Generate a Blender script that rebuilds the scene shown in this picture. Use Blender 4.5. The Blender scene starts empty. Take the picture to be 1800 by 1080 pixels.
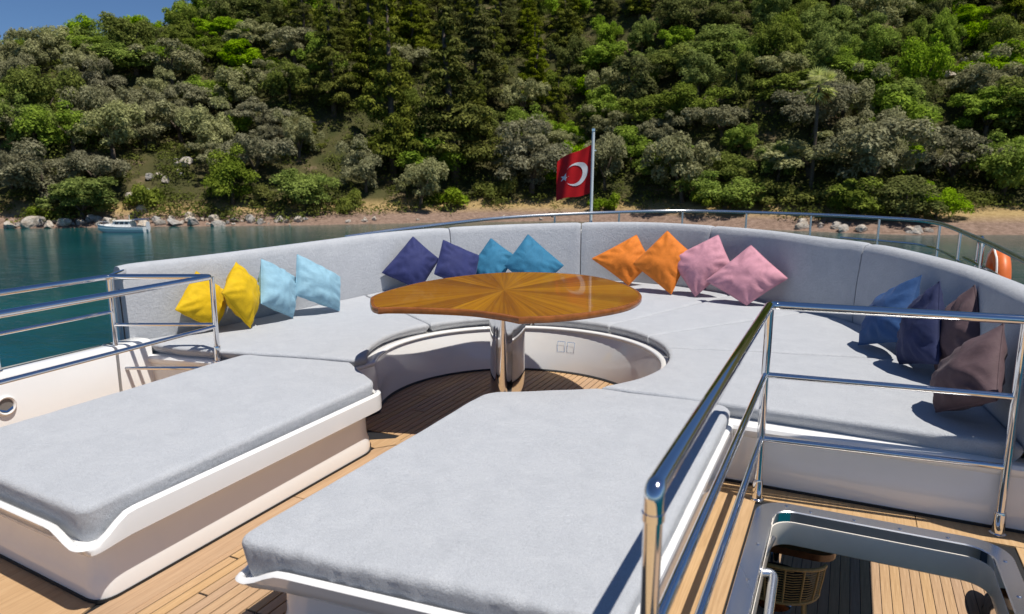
import bpy, bmesh, math, random
import numpy as np
from mathutils import Vector, Matrix, noise

random.seed(7)
sc = bpy.context.scene
C = bpy.context.collection
R = math.radians

# ------------------------------------------------------------------ camera
YAW, PITCH, EYE = R(25.4), math.atan(235 / 1240.0), 1.62
cp, sp = math.cos(PITCH), math.sin(PITCH)
FW = Vector((-math.sin(YAW) * cp, math.cos(YAW) * cp, -sp))
RT = Vector((math.cos(YAW), math.sin(YAW), 0))
UP = RT.cross(FW)
cam = bpy.data.cameras.new('camera')
cam.sensor_width = 36
cam.lens = 36 * 1240 / 1800
cam.clip_start = 0.05
cam.clip_end = 2000
cam.dof.use_dof = True
cam.dof.focus_distance = 4.6
cam.dof.aperture_fstop = 3.2
co = bpy.data.objects.new('camera', cam)
C.objects.link(co)
m = Matrix((RT, UP, -FW)).transposed().to_4x4()
m.translation = Vector((0, 0, EYE))
co.matrix_world = m
sc.camera = co

# ------------------------------------------------------------------ sky, sun, exposure
SUN_TRAVEL = Vector((-0.39, 0.07, -1.0)).normalized()
to_sun = -SUN_TRAVEL
w = bpy.data.worlds.new('World')
sc.world = w
w.use_nodes = True
nt = w.node_tree
nt.nodes.clear()
sky = nt.nodes.new('ShaderNodeTexSky')
sky.sky_type = 'NISHITA'
sky.sun_disc = False
sky.sun_elevation = math.asin(to_sun.z)
sky.sun_rotation = math.atan2(to_sun.x, to_sun.y)
sky.altitude = 1800
sky.air_density = 1.0
sky.dust_density = 0.05
sky.ozone_density = 10.0
bg = nt.nodes.new('ShaderNodeBackground')
bg.inputs['Strength'].default_value = 0.075
wo = nt.nodes.new('ShaderNodeOutputWorld')
nt.links.new(sky.outputs[0], bg.inputs[0])
nt.links.new(bg.outputs[0], wo.inputs[0])
sl = bpy.data.lights.new('sun', 'SUN')
sl.energy = 4.8
sl.angle = R(0.53)
sl.color = (1.0, 0.95, 0.87)
so = bpy.data.objects.new('sun', sl)
C.objects.link(so)
so.rotation_euler = SUN_TRAVEL.to_track_quat('-Z', 'Y').to_euler()
so.location = (10, -10, 30)
sc.view_settings.view_transform = 'Standard'
sc.view_settings.look = 'None'
sc.view_settings.exposure = 0.12
sc.view_settings.gamma = 1.0
sc.view_settings.use_curve_mapping = False
sc.cycles.max_bounces = 8
sc.cycles.transparent_max_bounces = 6
sc.cycles.use_denoising = True


# ------------------------------------------------------------------ materials
class NT:
    def __init__(s, name):
        s.m = bpy.data.materials.new(name)
        s.m.use_nodes = True
        s.t = s.m.node_tree
        s.t.nodes.clear()
        s.out = s.t.nodes.new('ShaderNodeOutputMaterial')
        s.b = s.t.nodes.new('ShaderNodeBsdfPrincipled')
        s.t.links.new(s.b.outputs[0], s.out.inputs[0])

    def n(s, typ, **kw):
        nd = s.t.nodes.new('ShaderNode' + typ)
        for k, v in kw.items():
            if k in nd.inputs.keys():
                nd.inputs[k].default_value = v
            else:
                setattr(nd, k, v)
        return nd

    def l(s, a, b):
        s.t.links.new(a, b)

    def set(s, **kw):
        for k, v in kw.items():
            s.b.inputs[k.replace('_', ' ')].default_value = v
        return s

    def coord(s, kind='Object', scale=(1, 1, 1)):
        tc = s.n('TexCoord')
        mp = s.n('Mapping')
        mp.inputs['Scale'].default_value = scale
        s.l(tc.outputs[kind], mp.inputs[0])
        return mp.outputs[0]

    def noise(s, vec, scale=5, detail=4, rough=0.55, dist=0.0):
        nd = s.n('TexNoise')
        nd.inputs['Scale'].default_value = scale
        nd.inputs['Detail'].default_value = detail
        nd.inputs['Roughness'].default_value = rough
        nd.inputs['Distortion'].default_value = dist
        s.l(vec, nd.inputs['Vector'])
        return nd.outputs['Fac']

    def ramp(s, fac, stops):
        rp = s.n('ValToRGB')
        e = rp.color_ramp.elements
        while len(e) < len(stops):
            e.new(0.5)
        for el, (p, c) in zip(e, stops):
            el.position = p
            el.color = (*c, 1) if len(c) == 3 else c
        s.l(fac, rp.inputs[0])
        return rp.outputs[0]

    def mix(s, fac, a, b, mode='MIX'):
        mx = s.n('Mix', data_type='RGBA', blend_type=mode)
        for sock, v in ((mx.inputs[0], fac), (mx.inputs[6], a), (mx.inputs[7], b)):
            if hasattr(v, 'links'):
                s.l(v, sock)
            elif isinstance(v, tuple):
                sock.default_value = (*v, 1) if len(v) == 3 else v
            else:
                sock.default_value = v
        return mx.outputs[2]

    def bump(s, h, strength=0.3, dist=0.01):
        bp = s.n('Bump')
        bp.inputs['Strength'].default_value = strength
        bp.inputs['Distance'].default_value = dist
        s.l(h, bp.inputs['Height'])
        s.l(bp.outputs[0], s.b.inputs['Normal'])

    def hsv(s, col, hue=0.5, sat=1.0, val=1.0):
        h = s.n('HueSaturation')
        for k, v in (('Hue', hue), ('Saturation', sat), ('Value', val)):
            if hasattr(v, 'links'):
                s.l(v, h.inputs[k])
            else:
                h.inputs[k].default_value = v
        s.l(col, h.inputs['Color'])
        return h.outputs[0]

    def rnd(s, lo, hi):
        oi = s.n('ObjectInfo')
        mr = s.n('MapRange')
        mr.inputs['To Min'].default_value = lo
        mr.inputs['To Max'].default_value = hi
        s.l(oi.outputs['Random'], mr.inputs['Value'])
        return mr.outputs[0]


def m_gelcoat():
    x = NT('white_gelcoat')
    f = x.noise(x.coord('Object'), 2.2, 5, 0.6)
    x.l(x.ramp(f, [(0.3, (0.80, 0.79, 0.77)), (0.7, (0.835, 0.828, 0.812))]), x.b.inputs['Base Color'])
    g = x.noise(x.coord('Object'), 14, 4, 0.6)
    x.l(x.ramp(g, [(0.35, (0.09,) * 3), (0.75, (0.17,) * 3)]), x.b.inputs['Roughness'])
    x.set(Coat_Weight=0.5, Coat_Roughness=0.04)
    x.bump(x.noise(x.coord('Object'), 5, 2), 0.05, 0.01)
    return x.m


def m_fabric():
    x = NT('grey_towelling')
    v = x.coord('Object')
    f = x.noise(v, 7, 6, 0.7, 0.6)
    f2 = x.noise(x.coord('Object', (18, 60, 30)), 1.2, 4, 0.6)
    c1 = x.ramp(f, [(0.25, (0.465, 0.486, 0.517)), (0.5, (0.522, 0.542, 0.573)), (0.75, (0.58, 0.598, 0.624))])
    c2 = x.mix(0.2, c1, x.ramp(f2, [(0.3, (0.46, 0.478, 0.51)), (0.7, (0.62, 0.635, 0.66))]))
    fine = x.noise(v, 260, 3, 0.75)
    c3 = x.mix(0.5, c2, x.ramp(fine, [(0.34, (0.45,) * 3), (0.62, (1.0,) * 3)]), 'MULTIPLY')
    x.l(c3, x.b.inputs['Base Color'])
    x.set(Roughness=0.95, Specular_IOR_Level=0.15, Sheen_Weight=0.25, Sheen_Roughness=0.5)
    ad = x.n('Math', operation='MULTIPLY_ADD')
    ad.inputs[1].default_value = 0.5
    x.l(fine, ad.inputs[0])
    x.l(x.noise(v, 38, 6, 0.72), ad.inputs[2])
    x.bump(ad.outputs[0], 0.65, 0.013)
    return x.m


def m_metal(name, col, rough, scr=0.0):
    x = NT(name)
    x.set(Metallic=1.0, Base_Color=(*col, 1))
    f = x.noise(x.coord('Object'), 30 if rough < 0.2 else 1.5, 4 if rough < 0.2 else 1, 0.6)
    x.l(x.ramp(f, [(0.3, (rough * 0.9,) * 3), (0.8, (rough * 1.15 + scr * 0.3,) * 3)]), x.b.inputs['Roughness'])
    return x.m


def m_teak(name, tint=1.0):
    x = NT(name)
    v = x.coord('Object', (60, 2.2, 10))
    f = x.noise(v, 1.0, 6, 0.65, 1.2)
    c = x.ramp(f, [(0.25, (0.37 * tint, 0.225 * tint, 0.108 * tint)), (0.5, (0.49 * tint, 0.31 * tint, 0.158 * tint)), (0.8, (0.585 * tint, 0.40 * tint, 0.225 * tint))])
    blot = x.noise(x.coord('Object'), 3.5, 5, 0.7)
    c = x.mix(0.4, c, x.ramp(blot, [(0.3, (0.78, 0.74, 0.70)), (0.7, (1, 1, 1))]), 'MULTIPLY')
    c = x.hsv(c, x.rnd(0.494, 0.503), x.rnd(0.86, 1.02), x.rnd(0.90, 1.08))
    x.l(c, x.b.inputs['Base Color'])
    x.set(Roughness=0.62, Specular_IOR_Level=0.3)
    x.bump(f, 0.2, 0.002)
    return x.m


def m_plain(name, col, rough=0.5, spec=0.5, var=0.12, scale=6, metallic=0.0):
    x = NT(name)
    f = x.noise(x.coord('Object'), scale, 5, 0.65)
    lo = tuple(c * (1 - var) for c in col)
    hi = tuple(min(1, c * (1 + var)) for c in col)
    x.l(x.ramp(f, [(0.3, lo), (0.7, hi)]), x.b.inputs['Base Color'])
    x.set(Roughness=rough, Specular_IOR_Level=spec, Metallic=metallic)
    x.bump(f, 0.08, 0.01)
    return x.m


def m_velvet(name, col):
    x = NT(name)
    v = x.coord('Object')
    f = x.noise(v, 9, 5, 0.65, 0.8)
    c = x.ramp(f, [(0.3, tuple(q * 0.82 for q in col)), (0.7, tuple(min(1, q * 1.15) for q in col))])
    x.l(c, x.b.inputs['Base Color'])
    x.set(Roughness=0.75, Specular_IOR_Level=0.2, Sheen_Weight=0.16, Sheen_Roughness=0.4)
    x.b.inputs['Sheen Tint'].default_value = (*[min(1, 0.35 + q) for q in col], 1)
    x.bump(x.noise(v, 26, 5, 0.6, 0.5), 0.3, 0.012)
    return x.m


def m_tabletop():
    x = NT('varnished_veneer')
    tc = x.n('TexCoord')
    sx = x.n('SeparateXYZ')
    x.l(tc.outputs['Object'], sx.inputs[0])
    at = x.n('Math', operation='ARCTAN2')
    x.l(sx.outputs[1], at.inputs[0])
    x.l(sx.outputs[0], at.inputs[1])
    ln = x.n('VectorMath', operation='LENGTH')
    x.l(tc.outputs['Object'], ln.inputs[0])
    cb = x.n('CombineXYZ')
    mu = x.n('Math', operation='MULTIPLY')
    mu.inputs[1].default_value = 22
    x.l(at.outputs[0], mu.inputs[0])
    x.l(mu.outputs[0], cb.inputs[0])
    x.l(ln.outputs['Value'], cb.inputs[1])
    f = x.noise(cb.outputs[0], 1.6, 6, 0.65, 0.5)
    c = x.ramp(f, [(0.25, (0.16, 0.055, 0.007)), (0.5, (0.36, 0.145, 0.014)), (0.78, (0.56, 0.27, 0.033))])
    c = x.hsv(c, x.rnd(0.492, 0.506), 1.05, x.rnd(0.6, 1.15))
    x.l(c, x.b.inputs['Base Color'])
    x.set(Roughness=0.4, Coat_Weight=0.55, Coat_Roughness=0.03, Specular_IOR_Level=0.4)
    return x.m


def m_leaf(name, dark, light, hue=0.02, trans=0.35):
    x = NT(name)
    f = x.noise(x.coord('Object'), 0.55, 4, 0.7)
    geo = x.n('NewGeometry')
    c = x.ramp(f, [(0.32, dark), (0.68, light)])
    rp = x.n('MapRange')
    rp.inputs['To Min'].default_value = 0.62
    rp.inputs['To Max'].default_value = 1.35
    x.l(geo.outputs['Random Per Island'], rp.inputs['Value'])
    c = x.hsv(c, x.rnd(0.5 - hue, 0.5 + hue), x.rnd(0.82, 1.15), rp.outputs[0])
    c = x.hsv(c, 0.5, 1.0, x.rnd(0.8, 1.18))
    x.t.nodes.remove(x.b)
    df = x.n('BsdfDiffuse')
    tr = x.n('BsdfTranslucent')
    mx = x.n('MixShader')
    mx.inputs[0].default_value = trans
    x.l(c, df.inputs[0])
    x.l(c, tr.inputs[0])
    x.l(df.outputs[0], mx.inputs[1])
    x.l(tr.outputs[0], mx.inputs[2])
    x.l(mx.outputs[0], x.out.inputs[0])
    return x.m


GEL = m_gelcoat()
FAB = m_fabric()
CHR = m_metal('polished_steel', (0.74, 0.74, 0.75), 0.05)
STL = m_metal('satin_steel', (0.78, 0.78, 0.78), 0.055, 0.04)
TEAK = m_teak('teak')
TEAKM = m_teak('teak_margin', 0.95)
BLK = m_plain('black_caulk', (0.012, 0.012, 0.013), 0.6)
RIMW = m_plain('mahogany_edge', (0.26, 0.085, 0.016), 0.22, 0.5, 0.3, 20)
VEN = m_tabletop()

# ------------------------------------------------------------------ mesh helpers
ORG = {}


def org(o):
    while o.parent:
        o = o.parent
    return Vector(o.location)


def mesh_obj(name, verts, faces, mat, parent=None, loc=None, smooth=True, angle=35):
    """one mesh object from world-space vertices; its origin is the root thing's base"""
    me = bpy.data.meshes.new(name)
    L = org(parent) if parent else Vector(loc or (0, 0, 0))
    me.from_pydata([(v[0] - L.x, v[1] - L.y, v[2] - L.z) for v in verts], [], faces)
    me.materials.append(mat)
    o = bpy.data.objects.new(name, me)
    C.objects.link(o)
    if parent:
        o.parent = parent
    else:
        o.location = L
    if smooth:
        me.polygons.foreach_set('use_smooth', [True] * len(me.polygons))
        me.update()
        me.set_sharp_from_angle(angle=R(angle))
    me.update()
    return o


def tag(o, label=None, cat=None, group=None, kind=None):
    if label:
        o['label'] = label
    if cat:
        o['category'] = cat
    if group:
        o['group'] = group
    if kind:
        o['kind'] = kind
    return o


def thing(name, loc, label, cat, group=None):
    o = bpy.data.objects.new(name, None)
    o.empty_display_size = 0.1
    C.objects.link(o)
    o.location = loc
    return tag(o, label, cat, group)


class MB:
    def __init__(s):
        s.v, s.f = [], []

    def add(s, v, f):
        k = len(s.v)
        s.v += [tuple(p) for p in v]
        s.f += [tuple(i + k for i in q) for q in f]
        return s

    def box(s, x0, x1, y0, y1, z0, z1, b=0.0):
        if b <= 0:
            v = [(x, y, z) for z in (z0, z1) for y in (y0, y1) for x in (x0, x1)]
            return s.add(v, [(0, 2, 3, 1), (4, 5, 7, 6), (0, 1, 5, 4), (2, 6, 7, 3), (0, 4, 6, 2), (1, 3, 7, 5)])
        # top edges chamfered
        def ring(i, z):
            return [(x0 + i, y0 + i, z), (x1 - i, y0 + i, z), (x1 - i, y1 - i, z), (x0 + i, y1 - i, z)]
        v = ring(0, z0) + ring(0, z1 - b) + ring(b, z1)
        f = [(3, 2, 1, 0), (8, 9, 10, 11)]
        for k in (0, 4):
            for i in range(4):
                j = (i + 1) % 4
                f.append((k + i, k + j, k + 4 + j, k + 4 + i))
        return s.add(v, f)

    def rings(s, rings, close=True, cap0=False, cap1=False, flip=False):
        n = len(rings[0])
        v = [p for r in rings for p in r]
        f = []
        for a in range(len(rings) - 1):
            for i in range(n if close else n - 1):
                j = (i + 1) % n
                q = (a * n + i, a * n + j, (a + 1) * n + j, (a + 1) * n + i)
                f.append(q[::-1] if flip else q)
        if cap0:
            q = tuple(range(n))[::-1]
            f.append(q[::-1] if flip else q)
        if cap1:
            q = tuple(range((len(rings) - 1) * n, len(rings) * n))
            f.append(q[::-1] if flip else q)
        return s.add(v, f)

    def tube(s, pts, r, seg=12, fil=0.0, cap=True):
        P = [Vector(p) for p in pts]
        if fil > 0 and len(P) > 2:
            Q = [P[0]]
            for i in range(1, len(P) - 1):
                a, b, c = P[i - 1], P[i], P[i + 1]
                d = min(fil, (a - b).length * 0.45, (c - b).length * 0.45)
                p0, p1 = b + (a - b).normalized() * d, b + (c - b).normalized() * d
                for k in range(7):
                    t = k / 6
                    Q.append(p0 * (1 - t) ** 2 + b * 2 * t * (1 - t) + p1 * t * t)
            Q.append(P[-1])
            P = Q
        rings = []
        t0 = (P[1] - P[0]).normalized()
        nrm = t0.orthogonal().normalized()
        for i, p in enumerate(P):
            t = (P[min(i + 1, len(P) - 1)] - P[max(i - 1, 0)]).normalized()
            nrm = (nrm - t * nrm.dot(t)).normalized()
            bn = t.cross(nrm)
            rr = r[i] if isinstance(r, (list, tuple)) else r
            rings.append([p + (nrm * math.cos(a) + bn * math.sin(a)) * rr for a in (2 * math.pi * k / seg for k in range(seg))])
        return s.rings(rings, True, cap, cap)

    def lathe(s, prof, c, seg=24, ax=(1, 1)):
        rings = [[(c[0] + r * math.cos(a) * ax[0], c[1] + r * math.sin(a) * ax[1], c[2] + z) for a in (2 * math.pi * k / seg for k in range(seg))] for r, z in prof]
        return s.rings(rings, True, True, True)

    def build(s, name, mat, parent=None, loc=None, smooth=True, angle=35):
        return mesh_obj(name, s.v, s.f, mat, parent, loc, smooth, angle)


def resample(poly, ts):
    P = [Vector(p) for p in poly]
    d = [0.0]
    for a, b in zip(P, P[1:]):
        d.append(d[-1] + (b - a).length)
    out = []
    for t in ts:
        x = t * d[-1]
        i = 0
        while i < len(P) - 2 and d[i + 1] < x:
            i += 1
        k = (x - d[i]) / max(1e-9, d[i + 1] - d[i])
        out.append(P[i].lerp(P[i + 1], min(1, max(0, k))))
    return out, d[-1]


def catmull(P, n=8, closed=False):
    P = [Vector(p) for p in P]
    out = []
    N = len(P)
    for i in range(N if closed else N - 1):
        a = P[(i - 1) % N] if (closed or i > 0) else P[0] * 2 - P[1]
        b, c = P[i], P[(i + 1) % N]
        d = P[(i + 2) % N] if (closed or i + 2 < N) else P[-1] * 2 - P[-2]
        for k in range(n):
            t = k / n
            out.append(0.5 * ((2 * b) + (c - a) * t + (2 * a - 5 * b + 4 * c - d) * t * t + (3 * b - a - 3 * c + d) * t ** 3))
    if not closed:
        out.append(P[-1])
    return out


def cushion(name, cb, ct, cl, cr, z0, z1, mat, parent, r=0.035, nu=34, nv=34, corner=0.0, wr=0.004, seed=0, skirt=None, bulge=0.0, under=0.006, pleat=None):
    """soft cushion over a four-sided plan (bottom, top, left, right border curves)"""
    tu = [0.5 - 0.5 * math.cos(math.pi * i / nu) for i in range(nu + 1)]
    tv = [0.5 - 0.5 * math.cos(math.pi * i / nv) for i in range(nv + 1)]
    to3 = lambda c: [Vector((p[0], p[1], 0)) for p in c]
    B, LB = resample(to3(cb), tu)
    T, LT = resample(to3(ct), tu)
    Lc, LL = resample(to3(cl), tv)
    Rc, LR = resample(to3(cr), tv)
    G = [[None] * (nu + 1) for _ in range(nv + 1)]
    for j, v in enumerate(tv):
        for i, u in enumerate(tu):
            G[j][i] = (B[i] * (1 - v) + T[i] * v + Lc[j] * (1 - u) + Rc[j] * u
                       - (B[0] * (1 - u) * (1 - v) + B[-1] * u * (1 - v) + T[0] * (1 - u) * v + T[-1] * u * v))
    V, Z = [], []
    for j, v in enumerate(tv):
        for i, u in enumerate(tu):
            p = G[j][i].copy()
            Lu, Lv = LB * (1 - v) + LT * v, LL * (1 - u) + LR * u
            du, dv = min(u, 1 - u) * Lu, min(v, 1 - v) * Lv
            if corner > 0 and du < corner and dv < corner:
                a, b = 1 - du / corner, 1 - dv / corner
                a2, b2 = a * math.sqrt(1 - b * b / 2), b * math.sqrt(1 - a * a / 2)
                iu, jv = (i + 1 if u < 0.5 else i - 1), (j + 1 if v < 0.5 else j - 1)
                eu, ev = (G[j][iu] - G[j][i]).normalized(), (G[jv][i] - G[j][i]).normalized()
                p += eu * corner * (a - a2) + ev * corner * (b - b2)
                du, dv = corner * (1 - a2), corner * (1 - b2)
                d = min(du, dv, corner * (1 - math.hypot(a2, b2)) + 1e-6)
            else:
                d = min(du, dv)
            k = max(0.0, 1 - d / r)
            z = z1 - r * (1 - math.sqrt(max(0, 1 - k * k)))
            z += bulge * min(1, d / 0.25) ** 0.5
            q = Vector((p.x * 2.1 + seed * 7.3, p.y * 2.1, seed))
            z += wr * (noise.noise(q) * 1.2 + noise.noise(q * 3.1) * 0.5) * min(1, d / 0.03 + 0.3)
            if skirt:
                z += skirt(p, d)
            V.append(Vector((p.x, p.y, z)))
    F = []
    W = nu + 1
    for j in range(nv):
        for i in range(nu):
            F.append((j * W + i, j * W + i + 1, (j + 1) * W + i + 1, (j + 1) * W + i))
    loop = [i for i in range(W)] + [j * W + nu for j in range(1, nv + 1)] + [nv * W + i for i in range(nu - 1, -1, -1)] + [j * W for j in range(nv - 1, 0, -1)]
    cen = sum(V, Vector()) / len(V)
    n = len(loop)
    prev = loop
    for zz, ins in ((0.55, -0.004 if under < 0.01 else under * 0.35), (0.0, under)):
        k0 = len(V)
        for t, i in enumerate(loop):
            p = V[i]
            dirn = Vector((cen.x - p.x, cen.y - p.y, 0)).normalized()
            wob = 0.006 * noise.noise(Vector((p.x * 16, p.y * 16, zz * 5 + seed)))
            if pleat and p.y < pleat:
                wob += 0.011 * math.sin(p.x * 95 + 5 * noise.noise(Vector((p.x * 7, seed, 0)))) * (0.35 + 0.65 * max(0, noise.noise(Vector((p.x * 3.1, 8, seed))) + 0.35))
            q = p + dirn * (ins + wob)
            q.z = z0 + (p.z - z0) * zz
            V.append(q)
        cur = list(range(k0, k0 + n))
        for t in range(n):
            F.append((prev[t], cur[t], cur[(t + 1) % n], prev[(t + 1) % n]))
        prev = cur
    F.append(tuple(prev))
    o = mesh_obj(name, V, F, mat, parent, angle=60)
    return o


def wall_strip(path, prof, closed=False):
    """sweep a profile of (outward offset, z) along a plan path; returns an MB"""
    P = [Vector((p[0], p[1], 0)) for p in path]
    N = len(P)
    rings = []
    for i, p in enumerate(P):
        a = P[(i - 1) % N] if (closed or i > 0) else p
        b = P[(i + 1) % N] if (closed or i < N - 1) else p
        t = (b - a).normalized()
        n = Vector((t.y, -t.x, 0))
        pr = prof(i) if callable(prof) else prof
        rings.append([p + n * o + Vector((0, 0, z)) for o, z in pr])
    if closed:
        rings.append(rings[0])
    mb = MB()
    mb.rings(rings, True, not closed, not closed)
    return mb


def rrect(x0, x1, y0, y1, r, n=6):
    out = []
    for cx, cy, a0 in ((x1 - r, y1 - r, 0), (x0 + r, y1 - r, 90), (x0 + r, y0 + r, 180), (x1 - r, y0 + r, 270)):
        for k in range(n + 1):
            a = R(a0 + 90 * k / n)
            out.append((cx + r * math.cos(a), cy + r * math.sin(a)))
    return out


def round_poly(poly, r, n=6):
    out = []
    N = len(poly)
    for i in range(N):
        a, b, c = (Vector(poly[k % N]).to_3d() for k in (i - 1, i, i + 1))
        rr = r[i] if isinstance(r, (list, tuple)) else r
        d = min(rr, (a - b).length * 0.45, (c - b).length * 0.45)
        p0, p1 = b + (a - b).normalized() * d, b + (c - b).normalized() * d
        for k in range(n + 1):
            t = k / n
            q = p0 * (1 - t) ** 2 + b * 2 * t * (1 - t) + p1 * t * t
            out.append((q.x, q.y))
    return out


# ================================================================== SETTING: sea, land
WATER = -5.4
FH = Vector((-math.sin(YAW), math.cos(YAW), 0))


def uv(u, v, z=0.0):
    return RT * u + FH * v + Vector((0, 0, z))


SH = [(-260, 70), (-120, 84), (-65, 91.5), (-55, 93.5), (-45, 95.5), (-34, 96.5), (-20, 99.5), (-8, 104), (9, 106), (18, 100), (26, 93.5), (37, 87), (45, 82), (59, 82), (90, 76), (260, 60)]
BEACH = [(-260, 1.5), (-65, 1.5), (-45, 1.8), (-34, 2.5), (-20, 4.5), (0, 6.5), (26, 8), (37, 5), (45, 5), (59, 9), (90, 9), (260, 9)]


def pw(tab, x):
    for (a, p), (b, q) in zip(tab, tab[1:]):
        if x <= b:
            return p + (q - p) * (x - a) / (b - a)
    return tab[-1][1]


def shore(u):
    return pw(SH, u) + 0.8 * noise.noise(Vector((u * 0.16, 3, 1)))


RIDGE = [(-400, 22), (-150, 21), (-135, 21.5), (-115, 25.5), (-105, 23.5), (-95, 26.5), (-85, 31), (-75, 38), (-62, 58), (-40, 100), (400, 110)]


def ground(u, v):
    s = v - shore(u)
    b = pw(BEACH, u)
    if s < 0:
        return WATER + 0.14 * s
    if s < b:
        return WATER + 0.22 * s
    h = WATER + 0.22 * b + 0.64 * (s - b) - 1.8 * (1 - math.exp(-(s - b) / 4))
    h += (noise.noise(Vector((u * 0.045, v * 0.045, 0.3))) * 5 + noise.noise(Vector((u * 0.16, v * 0.16, 2))) * 1.4) * min(1, (s - b) / 14)
    cap = pw(RIDGE, u * 190 / max(60, v)) - 1.0
    if h > cap - 8:
        h = cap - 8 * math.exp(-(h - cap + 8) / 8)
    return h


def build_land():
    us = np.linspace(-240, 240, 150)
    vs = np.concatenate([np.linspace(55, 125, 72), np.linspace(127, 330, 66)])
    V = [uv(u, v, ground(u, v)) for v in vs for u in us]
    W = len(us)
    F = [(j * W + i, j * W + i + 1, (j + 1) * W + i + 1, (j + 1) * W + i) for j in range(len(vs) - 1) for i in range(W - 1)]
    x = NT('hillside_soil')
    v = x.coord('Object')
    f = x.noise(v, 0.16, 6, 0.65)
    f2 = x.noise(v, 1.6, 6, 0.75)
    geo = x.n('NewGeometry')
    sz = x.n('SeparateXYZ')
    x.l(geo.outputs['Position'], sz.inputs[0])
    soil = x.ramp(f, [(0.36, (0.055, 0.062, 0.02)), (0.58, (0.095, 0.085, 0.036)), (0.72, (0.24, 0.17, 0.11))])
    grass = x.ramp(f2, [(0.3, (0.33, 0.22, 0.095)), (0.7, (0.50, 0.365, 0.17))])
    peb = x.ramp(f2, [(0.3, (0.17, 0.115, 0.085)), (0.55, (0.30, 0.205, 0.155)), (0.8, (0.42, 0.32, 0.26))])
    hh = x.n('MapRange')
    hh.inputs['From Min'].default_value = WATER + 1.0
    hh.inputs['From Max'].default_value = WATER + 1.9
    x.l(sz.outputs[2], hh.inputs['Value'])
    hs = x.n('MapRange')
    hs.inputs['From Min'].default_value = WATER + 2.2
    hs.inputs['From Max'].default_value = WATER + 3.4
    x.l(sz.outputs[2], hs.inputs['Value'])
    c = x.mix(hh.outputs[0], peb, grass)
    c = x.mix(hs.outputs[0], c, soil)
    c = x.mix(0.5, c, x.ramp(f2, [(0.3, (0.6, 0.6, 0.6)), (0.7, (1, 1, 1))]), 'MULTIPLY')
    x.l(c, x.b.inputs['Base Color'])
    x.set(Roughness=0.95, Specular_IOR_Level=0.1)
    x.bump(f2, 0.8, 0.3)
    o = mesh_obj('hillside', V, F, x.m)
    tag(o, kind='structure')


build_land()


def build_sea():
    x = NT('sea_water')
    v = x.coord('Object', (1, 1, 1))
    geo = x.n('NewGeometry')
    big = x.noise(v, 0.07, 4, 0.6)
    c = x.ramp(big, [(0.3, (0.0005, 0.040, 0.058)), (0.7, (0.001, 0.075, 0.088))])
    # shallow water over the pale sea bed: distance along the view-independent shore direction
    dt = x.n('VectorMath', operation='DOT_PRODUCT')
    dt.inputs[1].default_value = tuple(FH)
    x.l(geo.outputs['Position'], dt.inputs[0])
    mr = x.n('MapRange')
    mr.inputs['From Min'].default_value = 62
    mr.inputs['From Max'].default_value = 106
    x.l(dt.outputs['Value'], mr.inputs['Value'])
    c = x.mix(mr.outputs[0], c, (0.010, 0.075, 0.058))
    x.l(c, x.b.inputs['Base Color'])
    x.set(Roughness=0.04, IOR=1.333, Specular_IOR_Level=0.24)
    w1 = x.noise(x.coord('Object', (0.5, 1.1, 1)), 0.9, 5, 0.6, 0.6)
    w2 = x.noise(v, 3.6, 4, 0.6, 0.3)
    ad = x.n('Math', operation='MULTIPLY_ADD')
    ad.inputs[1].default_value = 0.3
    x.l(w2, ad.inputs[0])
    x.l(w1, ad.inputs[2])
    x.bump(ad.outputs[0], 0.21, 0.28)
    o = mesh_obj('sea', [uv(-700, -400, WATER), uv(700, -400, WATER), uv(700, 330, WATER), uv(-700, 330, WATER)], [(0, 1, 2, 3)], x.m, smooth=False)
    tag(o, kind='structure')


build_sea()

# ================================================================== SETTING: yacht decks
HX0, HX1, HY0, HY1 = -0.215, 0.675, 1.0, 3.44


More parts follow.
